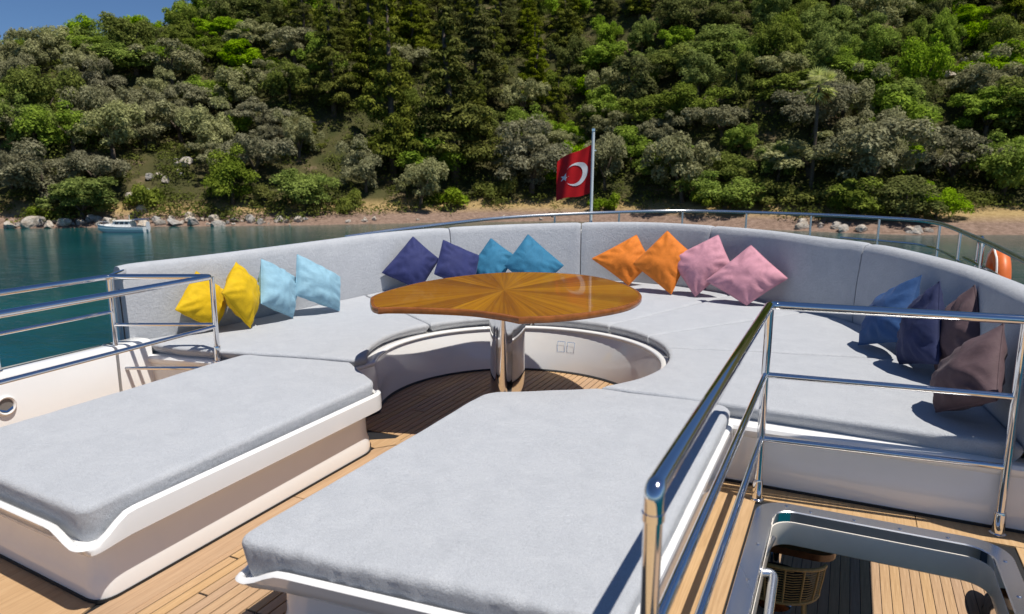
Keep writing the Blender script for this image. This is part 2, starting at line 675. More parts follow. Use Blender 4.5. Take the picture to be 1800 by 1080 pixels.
def build_decks():
    mb = MB()
    zt, zb = -0.006, -0.15
    mb.box(-4.72, HX0 - 0.05, 0.3, 7.0, zb, zt)
    mb.box(HX1 + 0.05, 1.3, 0.3, 7.0, zb, zt)
    mb.box(HX0 - 0.05, HX1 + 0.05, HY1 + 0.05, 7.0, zb, zt)
    mb.box(HX0 - 0.05, HX1 + 0.05, 0.3, HY0 - 0.05, zb, zt)
    aft = [(-4.72, 7.0), (1.3, 7.0), (1.3, 8.6), (0.7, 9.9), (-0.6, 10.7), (-2.7, 10.7), (-4.1, 9.8), (-4.72, 8.6)]
    mb.rings([[(x, y, zb) for x, y in aft], [(x, y, zt) for x, y in aft]], True, True, True)
    deck = mb.build('deck', BLK, smooth=False)
    tag(deck, kind='structure')
    # planks: one mesh per length, shared; laid fore and aft with dark seams
    wdt, gap = 0.050, 0.0070
    cache = {}

    def plank(x, y0, y1, mat=TEAK, w=wdt - gap, name='plank', par=deck, z=0.0):
        key = (round(w, 4), round(y1 - y0, 3), mat.name)
        if key not in cache:
            b = MB().box(-w / 2, w / 2, 0, y1 - y0, -0.006, 0.0, 0.0012)
            o = b.build(name, mat, par, smooth=False)
            cache[key] = o.data
        else:
            o = bpy.data.objects.new(name, cache[key])
            C.objects.link(o)
            o.parent = par
        o.location = (x, y0, z)
        return o

    rnd = random.Random(3)
    x = -3.42
    while x < -0.98:
        ints = []
        dx = abs(x + 2.03)
        yc = 4.33 + math.sqrt(max(0.0, 1.02 ** 2 - dx ** 2)) if dx < 1.0 else None
        if -2.33 < x < -1.74:
            ints.append((0.7, yc))
        elif x <= -2.33:
            ints.append((0.7, 1.285))
            if yc and x > -2.98:
                ints.append((3.5 if x < -2.45 else 3.36, yc))
        elif yc:
            ints.append((3.75, yc))
        for a, b in ints:
            cuts = [a]
            if b - a > 1.5:
                t = a + rnd.choice([0.45, 0.75, 1.05, 1.3])
                while t < b - 0.4:
                    cuts.append(t)
                    t += rnd.choice([1.2, 1.5, 1.8])
            cuts.append(b)
            for p, q in zip(cuts, cuts[1:]):
                plank(x, round(p, 2), round(q - gap, 2))
        x += wdt
    # margin boards round the pad bases and along the stair opening
    def board(pts, name='margin_board'):
        b = MB()
        b.rings([[(p[0], p[1], -0.006) for p in pts], [(p[0], p[1], 0.0015) for p in pts]], True, True, True)
        return b.build(name, TEAKM, deck, smooth=False)
    board([(-2.455, 1.40), (-2.324, 1.42), (-2.324, 2.55), (-2.455, 2.55)])
    board([(-2.455, 2.555), (-2.324, 2.555), (-2.324, 3.40), (-2.455, 3.25)])
    board([(-3.9, 1.29), (-2.47, 1.29), (-2.42, 1.305), (-2.37, 1.35), (-2.35, 1.415), (-2.46, 1.397), (-2.50, 1.56), (-3.9, 1.66)])
    board([(-2.46, 3.26), (-2.345, 3.405), (-2.43, 3.45), (-2.56, 3.36), (-2.62, 3.28)])
    board([(-0.58, 0.7), (-0.382, 0.7), (-0.382, 3.70), (-0.58, 3.70)])
    board([(-4.46, 1.67), (-3.55, 1.62), (-3.55, 3.60), (-4.46, 3.60)])
    board([(-0.378, 0.7), (-0.312, 0.7), (-0.312, 2.30), (-0.378, 2.30)])
    board([(-0.378, 2.304), (-0.312, 2.304), (-0.312, 3.535), (-0.378, 3.535)])
    board([(-0.378, 3.54), (0.40, 3.54), (0.40, 3.71), (-0.378, 3.71)])
    board([(0.404, 3.54), (1.25, 3.54), (1.25, 3.71), (0.404, 3.71)])
    board([(0.78, 0.7), (0.88, 0.7), (0.88, 3.535), (0.78, 3.535)])
    board([(0.885, 0.7), (1.25, 0.7), (1.25, 3.535), (0.885, 3.535)])
    # forward part of the upper deck, behind the viewer
    x = NT('teak_strip_deck')
    tc = x.coord('Object')
    sx = x.n('SeparateXYZ')
    x.l(tc, sx.inputs[0])
    mo = x.n('Math', operation='PINGPONG')
    mo.inputs[1].default_value = 0.028
    x.l(sx.outputs[0], mo.inputs[0])
    lt = x.n('Math', operation='GREATER_THAN')
    lt.inputs[1].default_value = 0.0022
    x.l(mo.outputs[0], lt.inputs[0])
    g = x.noise(x.coord('Object', (60, 2, 10)), 1, 5, 0.6)
    x.l(x.mix(lt.outputs[0], (0.012, 0.012, 0.012), x.ramp(g, [(0.3, (0.5, 0.32, 0.15)), (0.7, (0.66, 0.45, 0.23))])), x.b.inputs['Base Color'])
    x.set(Roughness=0.6)
    f = MB().box(-4.72, 1.3, -6.0, 0.298, -0.15, 0.0).build('forward_deck', x.m, smooth=False)
    tag(f, kind='structure')
    # superstructure below and the lower aft deck
    s = MB().box(-4.3, 0.88, -6.0, 1.2, -2.25, -0.151).build('superstructure_wall', GEL, smooth=False)
    tag(s, kind='structure')
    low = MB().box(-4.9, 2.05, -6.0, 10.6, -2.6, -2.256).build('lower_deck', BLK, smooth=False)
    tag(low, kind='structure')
    ww = 0.088
    k = -0.9
    me = None
    while k < 1.62:
        b = MB().box(-ww / 2 + 0.003, ww / 2 - 0.003, 4.3, 8.6, -2.256, -2.25, 0.0012)
        if me is None:
            o = b.build('plank', TEAK, low, smooth=False)
            me = o.data
        else:
            o = bpy.data.objects.new('plank', me)
            C.objects.link(o)
            o.parent = low
        o.location = (k, 0, 0)
        k += ww
    o = MB().box(1.62, 2.03, 4.3, 8.6, -2.256, -2.249).build('margin_board', TEAKM, low, smooth=False)
    # hull down to the water
    rings = []
    for z, s in ((-2.601, 1.0), (-4.2, 0.97), (-5.9, 0.80)):
        c = -1.45
        rings.append([(c + (xx - c) * s, yy, z) for xx, yy in ((-4.95, -14), (2.1, -14), (2.1, 9.6), (1.3, 10.7), (-4.2, 10.7), (-4.95, 9.6))])
    h = MB()
    h.rings(rings, True, True, True)
    hull = h.build('hull', GEL)
    tag(hull, kind='structure')


build_decks()


# ------------------------------------------------------------------ left bulwark
def build_bulwark():
    t = thing('bulwark', (-4.5, 2.2, 0), 'white moulded side wall with round fairlead beside the longer sun pad', 'bulwark')
    prof = [(0.0, 0.0), (0.0, 0.425), (0.012, 0.445), (0.03, 0.452), (0.16, 0.452), (0.185, 0.44), (0.195, 0.41), (0.195, -0.3), (0.18, -0.3), (0.18, 0.0)]
    # inner face first; sweep forward so that "outward" is to port
    path = [(-4.45, y) for y in (3.06, 2.6, 2.0, 1.2, 0.2, -2.0)]
    path = [(x + 0.0, y) for x, y in path]
    mb = MB()
    rings = [[(px - o, py, z) for o, z in prof] for px, py in path]
    mb.rings(rings, True, True, True, flip=True)
    mb.build('wall', GEL, t)
    mb = MB()
    rings = [[(px - o, py, z) for o, z in prof] for px, py in ((-4.452, 3.34), (-4.452, 3.085))]
    mb.rings(rings, True, True, True, flip=True)
    mb.build('end_panel', GEL, t)
    c = (-4.448, 2.335, 0.262)
    ring = MB()
    rings = []
    for rr, off in ((0.060, 0.0), (0.060, 0.010), (0.052, 0.016), (0.044, 0.010), (0.040, -0.01)):
        rings.append([(c[0] + off, c[1] + rr * math.cos(a), c[2] + rr * math.sin(a)) for a in (2 * math.pi * k / 28 for k in range(28))])
    ring.rings(rings, True)
    f = ring.build('fairlead', GEL, t)
    d = MB()
    d.add([(c[0] + 0.003, c[1] + 0.046 * math.cos(a), c[2] + 0.046 * math.sin(a)) for a in (2 * math.pi * k / 24 for k in range(24))], [tuple(range(24))])
    d.build('fairlead_shade_disc', m_plain('fairlead_shade_grey', (0.20, 0.19, 0.18), 0.4), f, smooth=False)  # grey disc painted for the shade of the recess; wall behind is uncut
    d = MB()
    d.add([(c[0] + 0.006, c[1] + q * 0.04, c[2] - 0.012 - 0.02 * (1 - abs(q))) for q in (-1, -.5, 0, .5, 1)] + [(c[0] + 0.012, c[1] + q * 0.036, c[2] - 0.026 - 0.016 * (1 - abs(q))) for q in (-1, -.5, 0, .5, 1)], [(i, i + 1, i + 6, i + 5) for i in range(4)])
    d.build('fairlead_lip', CHR, f)


build_bulwark()


# ------------------------------------------------------------------ sun pads
def sun_pad(name, label, outline, corner_ids, body, cush, ridge_dip, seed, skirt=None):
    """outline: rim plan, counter-clockwise; rim height dips at the free front corners"""
    cx = sum(p[0] for p in outline) / len(outline)
    cy = sum(p[1] for p in outline) / len(outline)
    t = thing(name, (cx, cy, 0), label, 'sun pad', 'sun pads on the upper deck')
    # moulded body, narrower than the rim, with a rounded foot
    b = round_poly(body, 0.09, 8)
    n = len(b)
    bc = Vector((sum(p[0] for p in b) / n, sum(p[1] for p in b) / n))
    def inset(d):
        out = []
        for p in b:
            q = Vector(p)
            out.append(q + (bc - q).normalized() * d)
        return out
    mb = MB()
    rings = []
    for z, d in ((0.012, 0.0), (0.05, -0.002), (0.085, 0.006), (0.12, 0.016), (0.20, 0.018), (0.275, 0.012)):
        rings.append([(p[0], p[1], z) for p in inset(d)])
    mb.rings(rings, True, True, True)
    body_o = mb.build('body', GEL, t)
    mb = MB()
    mb.rings([[(p[0], p[1], 0.0) for p in inset(-0.008)], [(p[0], p[1], 0.013) for p in inset(-0.008)]], True, True, True)
    mb.build('base_seal', BLK, body_o, smooth=False)
    # rim
    path = []
    rp = round_poly(outline, 0.075, 8)
    P = [Vector((p[0], p[1], 0)) for p in rp]
    # densify
    Q = []
    for a, c in zip(P, P[1:] + P[:1]):
        k = max(1, int((c - a).length / 0.04))
        for i in range(k):
            Q.append(a.lerp(c, i / k))
    dips = [Vector((outline[i][0], outline[i][1], 0)) for i in corner_ids]

    def prof(i):
        p = Q[i]
        d = min((p - q).length for q in dips)
        k = min(1.0, max(0.0, (d - 0.06) / 0.16))
        k = k * k * (3 - 2 * k)
        top = 0.288 + ridge_dip(p) * k
        bot = 0.244 + 0.012 * k
        tt = (Q[(i + 1) % len(Q)] - Q[i - 1]).normalized()
        fr = min(1.0, max(0.0, (tt.x - 0.25) / 0.6))
        u0 = 0.030 * fr
        return [(-0.008 - u0, bot), (0.0 - u0, bot + 0.006), (0.0 - u0 * 0.5, (bot + top) / 2), (-0.003, top - 0.012), (-0.013, top - 0.002), (-0.022, top), (-0.032, top - 0.006), (-0.036, top - 0.02), (-0.05, 0.275), (-0.10, 0.268), (-0.10, bot)]
    mb = wall_strip([(p.x, p.y) for p in Q], prof, closed=True)
    mb.build('rim', GEL, t)
    floor = [(p[0], p[1]) for p in inset(-0.02)]
    cushion('cushion', *cush, 0.272, 0.415, FAB, t, r=0.026, nu=60, nv=60, corner=0.06, wr=0.006, seed=seed, skirt=skirt, bulge=0.007, under=0.022, pleat=min(p[1] for p in outline) + 0.19 if skirt else None)
    return t


lo = [(-3.66, 1.52), (-2.385, 1.425), (-2.385, 3.27), (-2.86, 3.60), (-3.66, 3.44)]
sun_pad('sun_pad', 'grey padded sun pad on a white base beside the fairlead wall', lo, [0, 1],
        [(-3.58, 1.60), (-2.452, 1.515), (-2.44, 3.22), (-2.86, 3.50), (-3.58, 3.36)],
        ([(-3.63, 1.565), (-2.43, 1.475)], [(-3.64, 3.425), (-3.2, 3.50), (-2.86, 3.57), (-2.44, 3.265)],
         [(-3.63, 1.565), (-3.64, 3.425)], [(-2.43, 1.475), (-2.44, 3.265)]),
        lambda p: 0.075 if p.x > -2.42 else 0.05, 1)


def front_wrinkle(p, d):
    # gathered towelling along the free front edge
    e = p.y - (1.572 + (p.x + 1.785) * 0.09)
    k = max(0.0, 1 - e / 0.10)
    return -0.010 * k * (0.5 + 0.5 * math.sin(p.x * 55 + 3 * noise.noise(Vector((p.x * 9, 2, 3))))) * (1 if -1.62 < p.x < -0.5 else 0.3)


ro = [(-1.795, 1.535), (-0.455, 1.655), (-0.455, 3.70), (-0.62, 3.735), (-1.215, 3.735), (-1.40, 3.62), (-1.785, 3.36)]
sun_pad('sun_pad', 'grey padded sun pad next to the stair railing, rail shadow across it', ro, [0, 1],
        [(-1.70, 1.64), (-0.53, 1.74), (-0.53, 3.64), (-1.21, 3.66), (-1.70, 3.34)],
        ([(-1.785, 1.572), (-0.475, 1.69)], [(-1.76, 3.33), (-1.70, 3.42), (-1.36, 3.63), (-1.21, 3.72), (-0.62, 3.73), (-0.475, 3.69)],
         [(-1.785, 1.572), (-1.76, 3.33)], [(-0.475, 1.69), (-0.475, 3.69)]),
        lambda p: 0.055, 2, front_wrinkle)

# ------------------------------------------------------------------ curved sofa
HC, HR = Vector((-2.03, 4.37, 0)), 1.04


def circ(a, r=HR):
    return (HC.x + r * math.cos(R(a)), HC.y + r * math.sin(R(a)))


BK = [(-4.62, 3.30, .975), (-4.47, 4.05, .985), (-4.37, 5.25, 1.0), (-4.27, 6.02, 1.015), (-3.93, 6.78, 1.03), (-3.15, 7.40, 1.055), (-2.08, 7.68, 1.085), (-1.0, 7.28, 1.085), (-0.33, 6.68, 1.075), (0.15, 6.22, 1.065), (0.57, 5.11, 1.06), (0.745, 4.11, 1.055), (0.80, 3.55, 1.05)]
BC = catmull(BK, 14)


def bk(t):
    return resample(BC, [t])[0][0]


def bkseg(a, b, n=20):
    return [(p.x, p.y, p.z) for p in resample(BC, [a + (b - a) * i / n for i in range(n + 1)])[0]]


def t_near(x, y):
    return min((i / 400 for i in range(401)), key=lambda t: (bk(t) - Vector((x, y, bk(t).z))).length)


sofa = thing('curved_sofa', (-2.0, 5.6, 0), 'large horseshoe sofa in grey towelling curving round the wooden table', 'sofa')


def arc(a, b, r=HR, n=20):
    return [circ(a + (b - a) * i / n, r) for i in range(n + 1)]


# seat segments: inner angle and outer position of each seam
seams = [(220, t_near(-4.615, 3.33)), (158, t_near(-4.33, 5.7)), (108, t_near(-3.0, 7.45)), (70, t_near(-1.0, 7.28)), (45, t_near(-0.28, 6.63)), (25, t_near(0.55, 5.2)), (-38, t_near(0.79, 3.675))]
for i, ((a0, t0), (a1, t1)) in enumerate(zip(seams, seams[1:])):
    g = 0.006
    inner = arc(a0 - 0.3, a1 + 0.3)
    outer = [p[:2] for p in bkseg(t0 + 0.0008, t1 - 0.0008)]
    left = [inner[0], outer[0]]
    right = [inner[-1], outer[-1]]
    if i == 0:
        left = [inner[0], (-2.87, 3.61), (-3.66, 3.44), (-4.2, 3.34), outer[0]]
    if i == len(seams) - 2:
        right = [inner[-1], (-0.46, 3.725), (0.0, 3.705), (0.5, 3.69), outer[-1]]
    cushion('seat_cushion', inner, outer, left, right, 0.335, 0.42, FAB, sofa, r=0.022, nu=34, nv=34, wr=0.005, seed=10 + i, bulge=0.006, under=0.07 if i < 2 else 0.03)

# back cushions
bseams = [0.0, t_near(-3.95, 6.75), t_near(-2.72, 7.56), t_near(-1.30, 7.44), t_near(0.08, 6.30), 1.0]
for i, (a, b) in enumerate(zip(bseams, bseams[1:])):
    N = 40
    e = 0.0004
    pts = [bk(a + e + (b - a - 2 * e) * k / N) for k in range(N + 1)]
    rings = []
    for k, p in enumerate(pts):
        t = (pts[min(k + 1, N)] - pts[max(k - 1, 0)])
        t.z = 0
        t.normalize()
        nrm = Vector((-t.y, t.x, 0))
        zt = p.z
        dd = min(k, N - k)
        s = {0: 0.012, 1: 0.002}.get(dd, 0.0)
        wob = 0.004 * noise.noise(Vector((p.x * 3, p.y * 3, 5)))
        sec = [(0.0 + s, 0.405), (-0.006 + wob + s, 0.55), (0.004 + wob + s, 0.75), (0.03 + s, zt - 0.075), (0.042 + s, zt - 0.03 - s), (0.062 + s * .5, zt - 0.008 - s), (0.095, zt - s), (0.14, zt - 0.004 - s), (0.168 - s, zt - 0.02 - s), (0.18 - s, zt - 0.06), (0.165 - s, 0.7), (0.14 - s, 0.405)]
        base = Vector((p.x, p.y, 0))
        rings.append([base + nrm * o + Vector((0, 0, z)) for o, z in sec])
    mb = MB()
    mb.rings(rings, True, True, True, flip=True)
    o = mb.build('back_cushion', FAB, sofa, angle=50)
    if i == 0:
        zp = [rings[0][5].lerp(rings[0][8], .55), rings[0][3].lerp(rings[0][10], .5), rings[0][1].lerp(rings[0][10], .55), rings[0][0].lerp(rings[0][11], .6)]
        q = MB().tube([Vector(p) + Vector((0, -0.004, 0)) for p in zp[1:]], 0.004, 6)
        q.build('zip', BLK, o)

# white moulded well wall, its lip, and the socket plate
wa = [(-2.95, 3.45), (-2.90, 3.58)] + arc(214, -42, 1.0, 62)
mb = MB()
mb.rings([[(HC.x + (x - HC.x) * k, HC.y + (y - HC.y) * k + dy, z) for x, y in wa] for k, z, dy in ((0.95, 0.0, -0.05), (0.952, 0.02, -0.05), (0.965, 0.17, -0.02), (0.985, 0.27, -0.005), (1.0, 0.325, 0.0))], False)
well = mb.build('well_wall', GEL, sofa, angle=60)
mb = MB()
mb.rings([[(HC.x + (x - HC.x) * k, HC.y + (y - HC.y) * k, z) for x, y in wa] for k, z in ((1.0, 0.322), (0.988, 0.330), (0.986, 0.343), (0.994, 0.352), (1.01, 0.354), (1.06, 0.346), (1.22, 0.340))], False)
mb.build('well_lip', GEL, sofa, angle=60)
mb = MB()
mb.rings([[(HC.x + (x - HC.x) * k, HC.y + (y - HC.y) * k - 0.05, z) for x, y in wa] for k, z in ((0.935, 0.003), (0.935, 0.006), (0.955, 0.016))], False)
mb.build('base_seal', BLK, well, smooth=False)
ang = 90
for da in (-2.3, 2.3):
    mb = MB()
    for (a0, a1, z0, z1) in ((-1.95, 1.95, 0.246, 0.250), (-1.95, -1.75, 0.165, 0.246), (1.75, 1.95, 0.165, 0.246), (-1.75, 1.75, 0.165, 0.168)):
        k0 = 0.972
        pp = []
        for a, z in ((a0, z0), (a1, z0), (a1, z1), (a0, z1)):
            kk = 0.965 + (z - 0.17) * 0.2 - 0.006
            x, y = circ(ang + da * 1.1 + a, 1.0 * kk)
            pp.append((x, y - 0.018, z))
        mb.add(pp, [(0, 1, 2, 3)])
    mb.build('socket_outline', STL, well, smooth=False)

# seat fronts at both ends with a projecting lip
for (p0, p1) in (((-0.60, 3.66), (0.95, 3.66)), ((-4.455, 3.325), (-3.64, 3.475))):
    d = Vector((p1[0] - p0[0], p1[1] - p0[1], 0)).normalized()
    n = Vector((d.y, -d.x, 0))
    prof = [(-0.035, 0.012), (-0.010, 0.20), (0.0, 0.275), (0.016, 0.292), (0.024, 0.318), (0.016, 0.336), (0.0, 0.341), (-0.09, 0.341), (-0.09, 0.012)]
    mb = MB()
    A, B = Vector((*p0, 0)), Vector((*p1, 0))
    mb.rings([[q + n * o + Vector((0, 0, z)) for o, z in prof] for q in (A, A.lerp(B, .5), B)], True, True, True, flip=True)
    f = mb.build('front_panel', GEL, sofa)
    mb = MB()
    mb.rings([[q + n * o + Vector((0, 0, z)) for o, z in ((-0.05, 0.0), (-0.026, 0.0), (-0.026, 0.014), (-0.05, 0.014))] for q in (A, B)], True, True, True, flip=True)
    mb.build('base_seal', BLK, f, smooth=False)

# moulded coaming outside the back cushions
mb = MB()
rings = []
pts = [bk(k / 80) for k in range(81)]
for k, p in enumerate(pts):
    t = (pts[min(k + 1, 80)] - pts[max(k - 1, 0)])
    t.z = 0
    t.normalize()
    nrm = Vector((-t.y, t.x, 0))
    base = Vector((p.x, p.y, 0))
    rings.append([base + nrm * o + Vector((0, 0, z)) for o, z in ((0.146, 0.0), (0.186, p.z - 0.10), (0.20, p.z - 0.09), (0.215, p.z - 0.10), (0.23, 0.0))])
mb.rings(rings, True, True, True, flip=True)
mb.build('coaming', GEL, sofa)

# ------------------------------------------------------------------ table
K = 0.78 / 0.92
TZ = 0.84
TO = [(-3.118, 4.141), (-3.247, 4.35), (-3.297, 4.686), (-3.279, 5.172), (-3.135, 5.627), (-2.897, 5.95), (-2.547, 6.116), (-2.083, 6.086), (-1.657, 5.729), (-1.4, 5.284), (-1.357, 4.851), (-1.489, 4.484), (-1.675, 4.224), (-1.881, 4.064)]
TI = [(-1.881, 4.064), (-2.037, 4.115), (-2.294, 4.145), (-2.586, 4.085), (-2.826, 4.0), (-2.90, 3.94)]
TE = [(-2.90, 3.94), (-2.99, 3.99), (-3.118, 4.141)]
TCX, TCY = -2.456 * K, 5.023 * K
TZ0 = TZ - 0.036


def scaled(l):
    return [(x * K, y * K, 0) for x, y in l]


outer = catmull(scaled(TO), 7)[:-1] + catmull(scaled(TI), 7)[:-1] + catmull(scaled(TE), 4)[:-1]
table = thing('pedestal_table', (TCX, TCY, 0), 'varnished sunburst wooden table on a broad polished steel column in the seat well', 'table')


def off(pts, d):
    N = len(pts)
    out = []
    for i, p in enumerate(pts):
        t = (pts[(i + 1) % N] - pts[i - 1]).normalized()
        n = Vector((-t.y, t.x, 0))
        c = Vector((TCX, TCY, 0)) - p
        if n.dot(c) < 0:
            n = -n
        out.append(p + n * d)
    return out


cw = sum((outer[i].x * outer[(i + 1) % len(outer)].y - outer[(i + 1) % len(outer)].x * outer[i].y) for i in range(len(outer)))
if cw < 0:
    outer.reverse()
rings = [[p + Vector((0, 0, z)) for p in off(outer, d)] for d, z in ((0.03, TZ0 - 0.004), (0.004, TZ0), (0.0, TZ0 + 0.006), (0.0, TZ - 0.007), (0.003, TZ - 0.002), (0.009, TZ), (0.022, TZ + 0.0005), (0.022, TZ - 0.01), (0.03, TZ - 0.012))]
mb = MB()
mb.rings(rings, True, True, True)
top = mb.build('edge_band', RIMW, table)
inn = off(outer, 0.022)
cen = Vector((TCX, TCY, 0))
angs = [(math.atan2(p.y - TCY, p.x - TCX)) for p in inn]
NW = 22
wedges = [[] for _ in range(NW)]
DN = []
for a, b in zip(inn, inn[1:] + inn[:1]):
    for k in range(6):
        DN.append(a.lerp(b, k / 6))
for a, b in zip(DN, DN[1:] + DN[:1]):
    mid = (a + b) / 2
    k = int(((math.atan2(mid.y - TCY, mid.x - TCX) + 0.13) % (2 * math.pi)) / (2 * math.pi) * NW) % NW
    wedges[k].append((a, b))
for wd in wedges:
    if not wd:
        continue
    vs, fs = [(TCX, TCY, TZ)], []
    for a, b in wd:
        k = len(vs)
        vs += [(a.x, a.y, TZ), (b.x, b.y, TZ)]
        fs.append((0, k, k + 1))
    mesh_obj('veneer_wedge', vs, fs, VEN, table, smooth=False)
r = 0.118
mb = MB().lathe([(r * 1.22, 0.0), (r * 1.22, 0.012), (r, 0.02), (r, 0.60), (r * 1.04, 0.602), (r * 1.04, 0.72), (r * 0.95, 0.724), (r * 0.95, TZ0 - 0.03)], (-2.03, 4.205, 0), 40)
mb.build('column', CHR, table)
mb = MB().box(-2.24, -1.84, 4.06, 4.36, TZ0 - 0.032, TZ0 - 0.005, 0.006)
mb.build('mounting_plate', STL, table)


# ------------------------------------------------------------------ pillows
def pillow(label, corners, mat, thick, seed, group):
    """four corners of the seam square, upper-left first going round; puffed between them"""
    q = [Vector(c) for c in corners]
    cen = sum(q, Vector()) / 4
    n0 = (q[1] - q[3]).cross(q[2] - q[0]).normalized()
    if n0.dot(Vector((0, 0, EYE)) - cen) < 0:
        n0 = -n0
    N = 30
    rnd = random.Random(seed)
    folds = [(rnd.uniform(0, 6.28), rnd.uniform(5, 9), rnd.uniform(0, 6)) for _ in range(4)]

    def pos(u, v, side):
        a, b = (u + 1) / 2, (v + 1) / 2
        pinch = 0.035
        uu = u * (1 - pinch * (1 - v * v))
        vv = v * (1 - pinch * (1 - u * u))
        cr = 1 - 0.02 * abs(u * v) ** 6
        uu, vv = uu * cr * 1.01, vv * cr * 1.01
        a, b = (uu + 1) / 2, (vv + 1) / 2
        p = q[0] * (1 - a) * (1 - b) + q[1] * a * (1 - b) + q[2] * a * b + q[3] * (1 - a) * b
        h = (max(0, 1 - abs(u) ** 2.0) * max(0, 1 - abs(v) ** 2.0)) ** 0.52
        s = Vector((u * 1.7 + seed * 3.1, v * 1.7, side * 2.0))
        edge = max(abs(u), abs(v))
        rad = math.atan2(v, u)
        wr = 0.012 * math.sin(rad * 11 + 4 * noise.noise(s)) * min(1, max(0, edge - 0.35) * 2.2) * (1 - edge ** 6)
        wr += 0.008 * noise.noise(s) * h + 0.005 * noise.noise(s * 2.7) * h
        for f in folds:
            d = u * math.cos(f[0]) + v * math.sin(f[0])
            wr += 0.0035 * math.sin(d * f[1] + f[2] + 2 * noise.noise(s)) * h
        return p + n0 * side * (h * thick * (1.4 if thick < 0.078 else 1.15) + wr * (1 if h > 0.02 else 0))
    V, F = [], []
    W = N + 1
    gs = [math.sin((i / N - 0.5) * math.pi) for i in range(W)]
    for v in gs:
        for u in gs:
            V.append(pos(u, v, 1))
    for j in range(N):
        for i in range(N):
            F.append((j * W + i, j * W + i + 1, (j + 1) * W + i + 1, (j + 1) * W + i))
    k0 = len(V)
    idx = {}
    for j, v in enumerate(gs):
        for i, u in enumerate(gs):
            if i in (0, N) or j in (0, N):
                idx[(i, j)] = j * W + i
            else:
                idx[(i, j)] = len(V)
                V.append(pos(u, v, -1))
    for j in range(N):
        for i in range(N):
            F.append((idx[(i, j)], idx[(i, j + 1)], idx[(i + 1, j + 1)], idx[(i + 1, j)]))
    lowz = min(v.z for v in V)
    lift = max(0, 0.428 - lowz)
    V = [v + Vector((0, 0, lift)) for v in V]
    root = thing('throw_pillow', (cen.x, cen.y, 0.425), label, 'pillow', group)
    cov = mesh_obj('cover', V, F, mat, root, angle=80)
    loop = [j * W for j in range(0, 1)]
    loop = [i for i in range(W)] + [j * W + N for j in range(1, W)] + [N * W + i for i in range(N - 1, -1, -1)] + [j * W for j in range(N - 1, 0, -1)]
    pts = [V[i] for i in loop]
    pts.append(pts[0])
    mb = MB().tube(pts, 0.0042, 6, cap=False)
    mb.build('piping', mat, root)
    return root


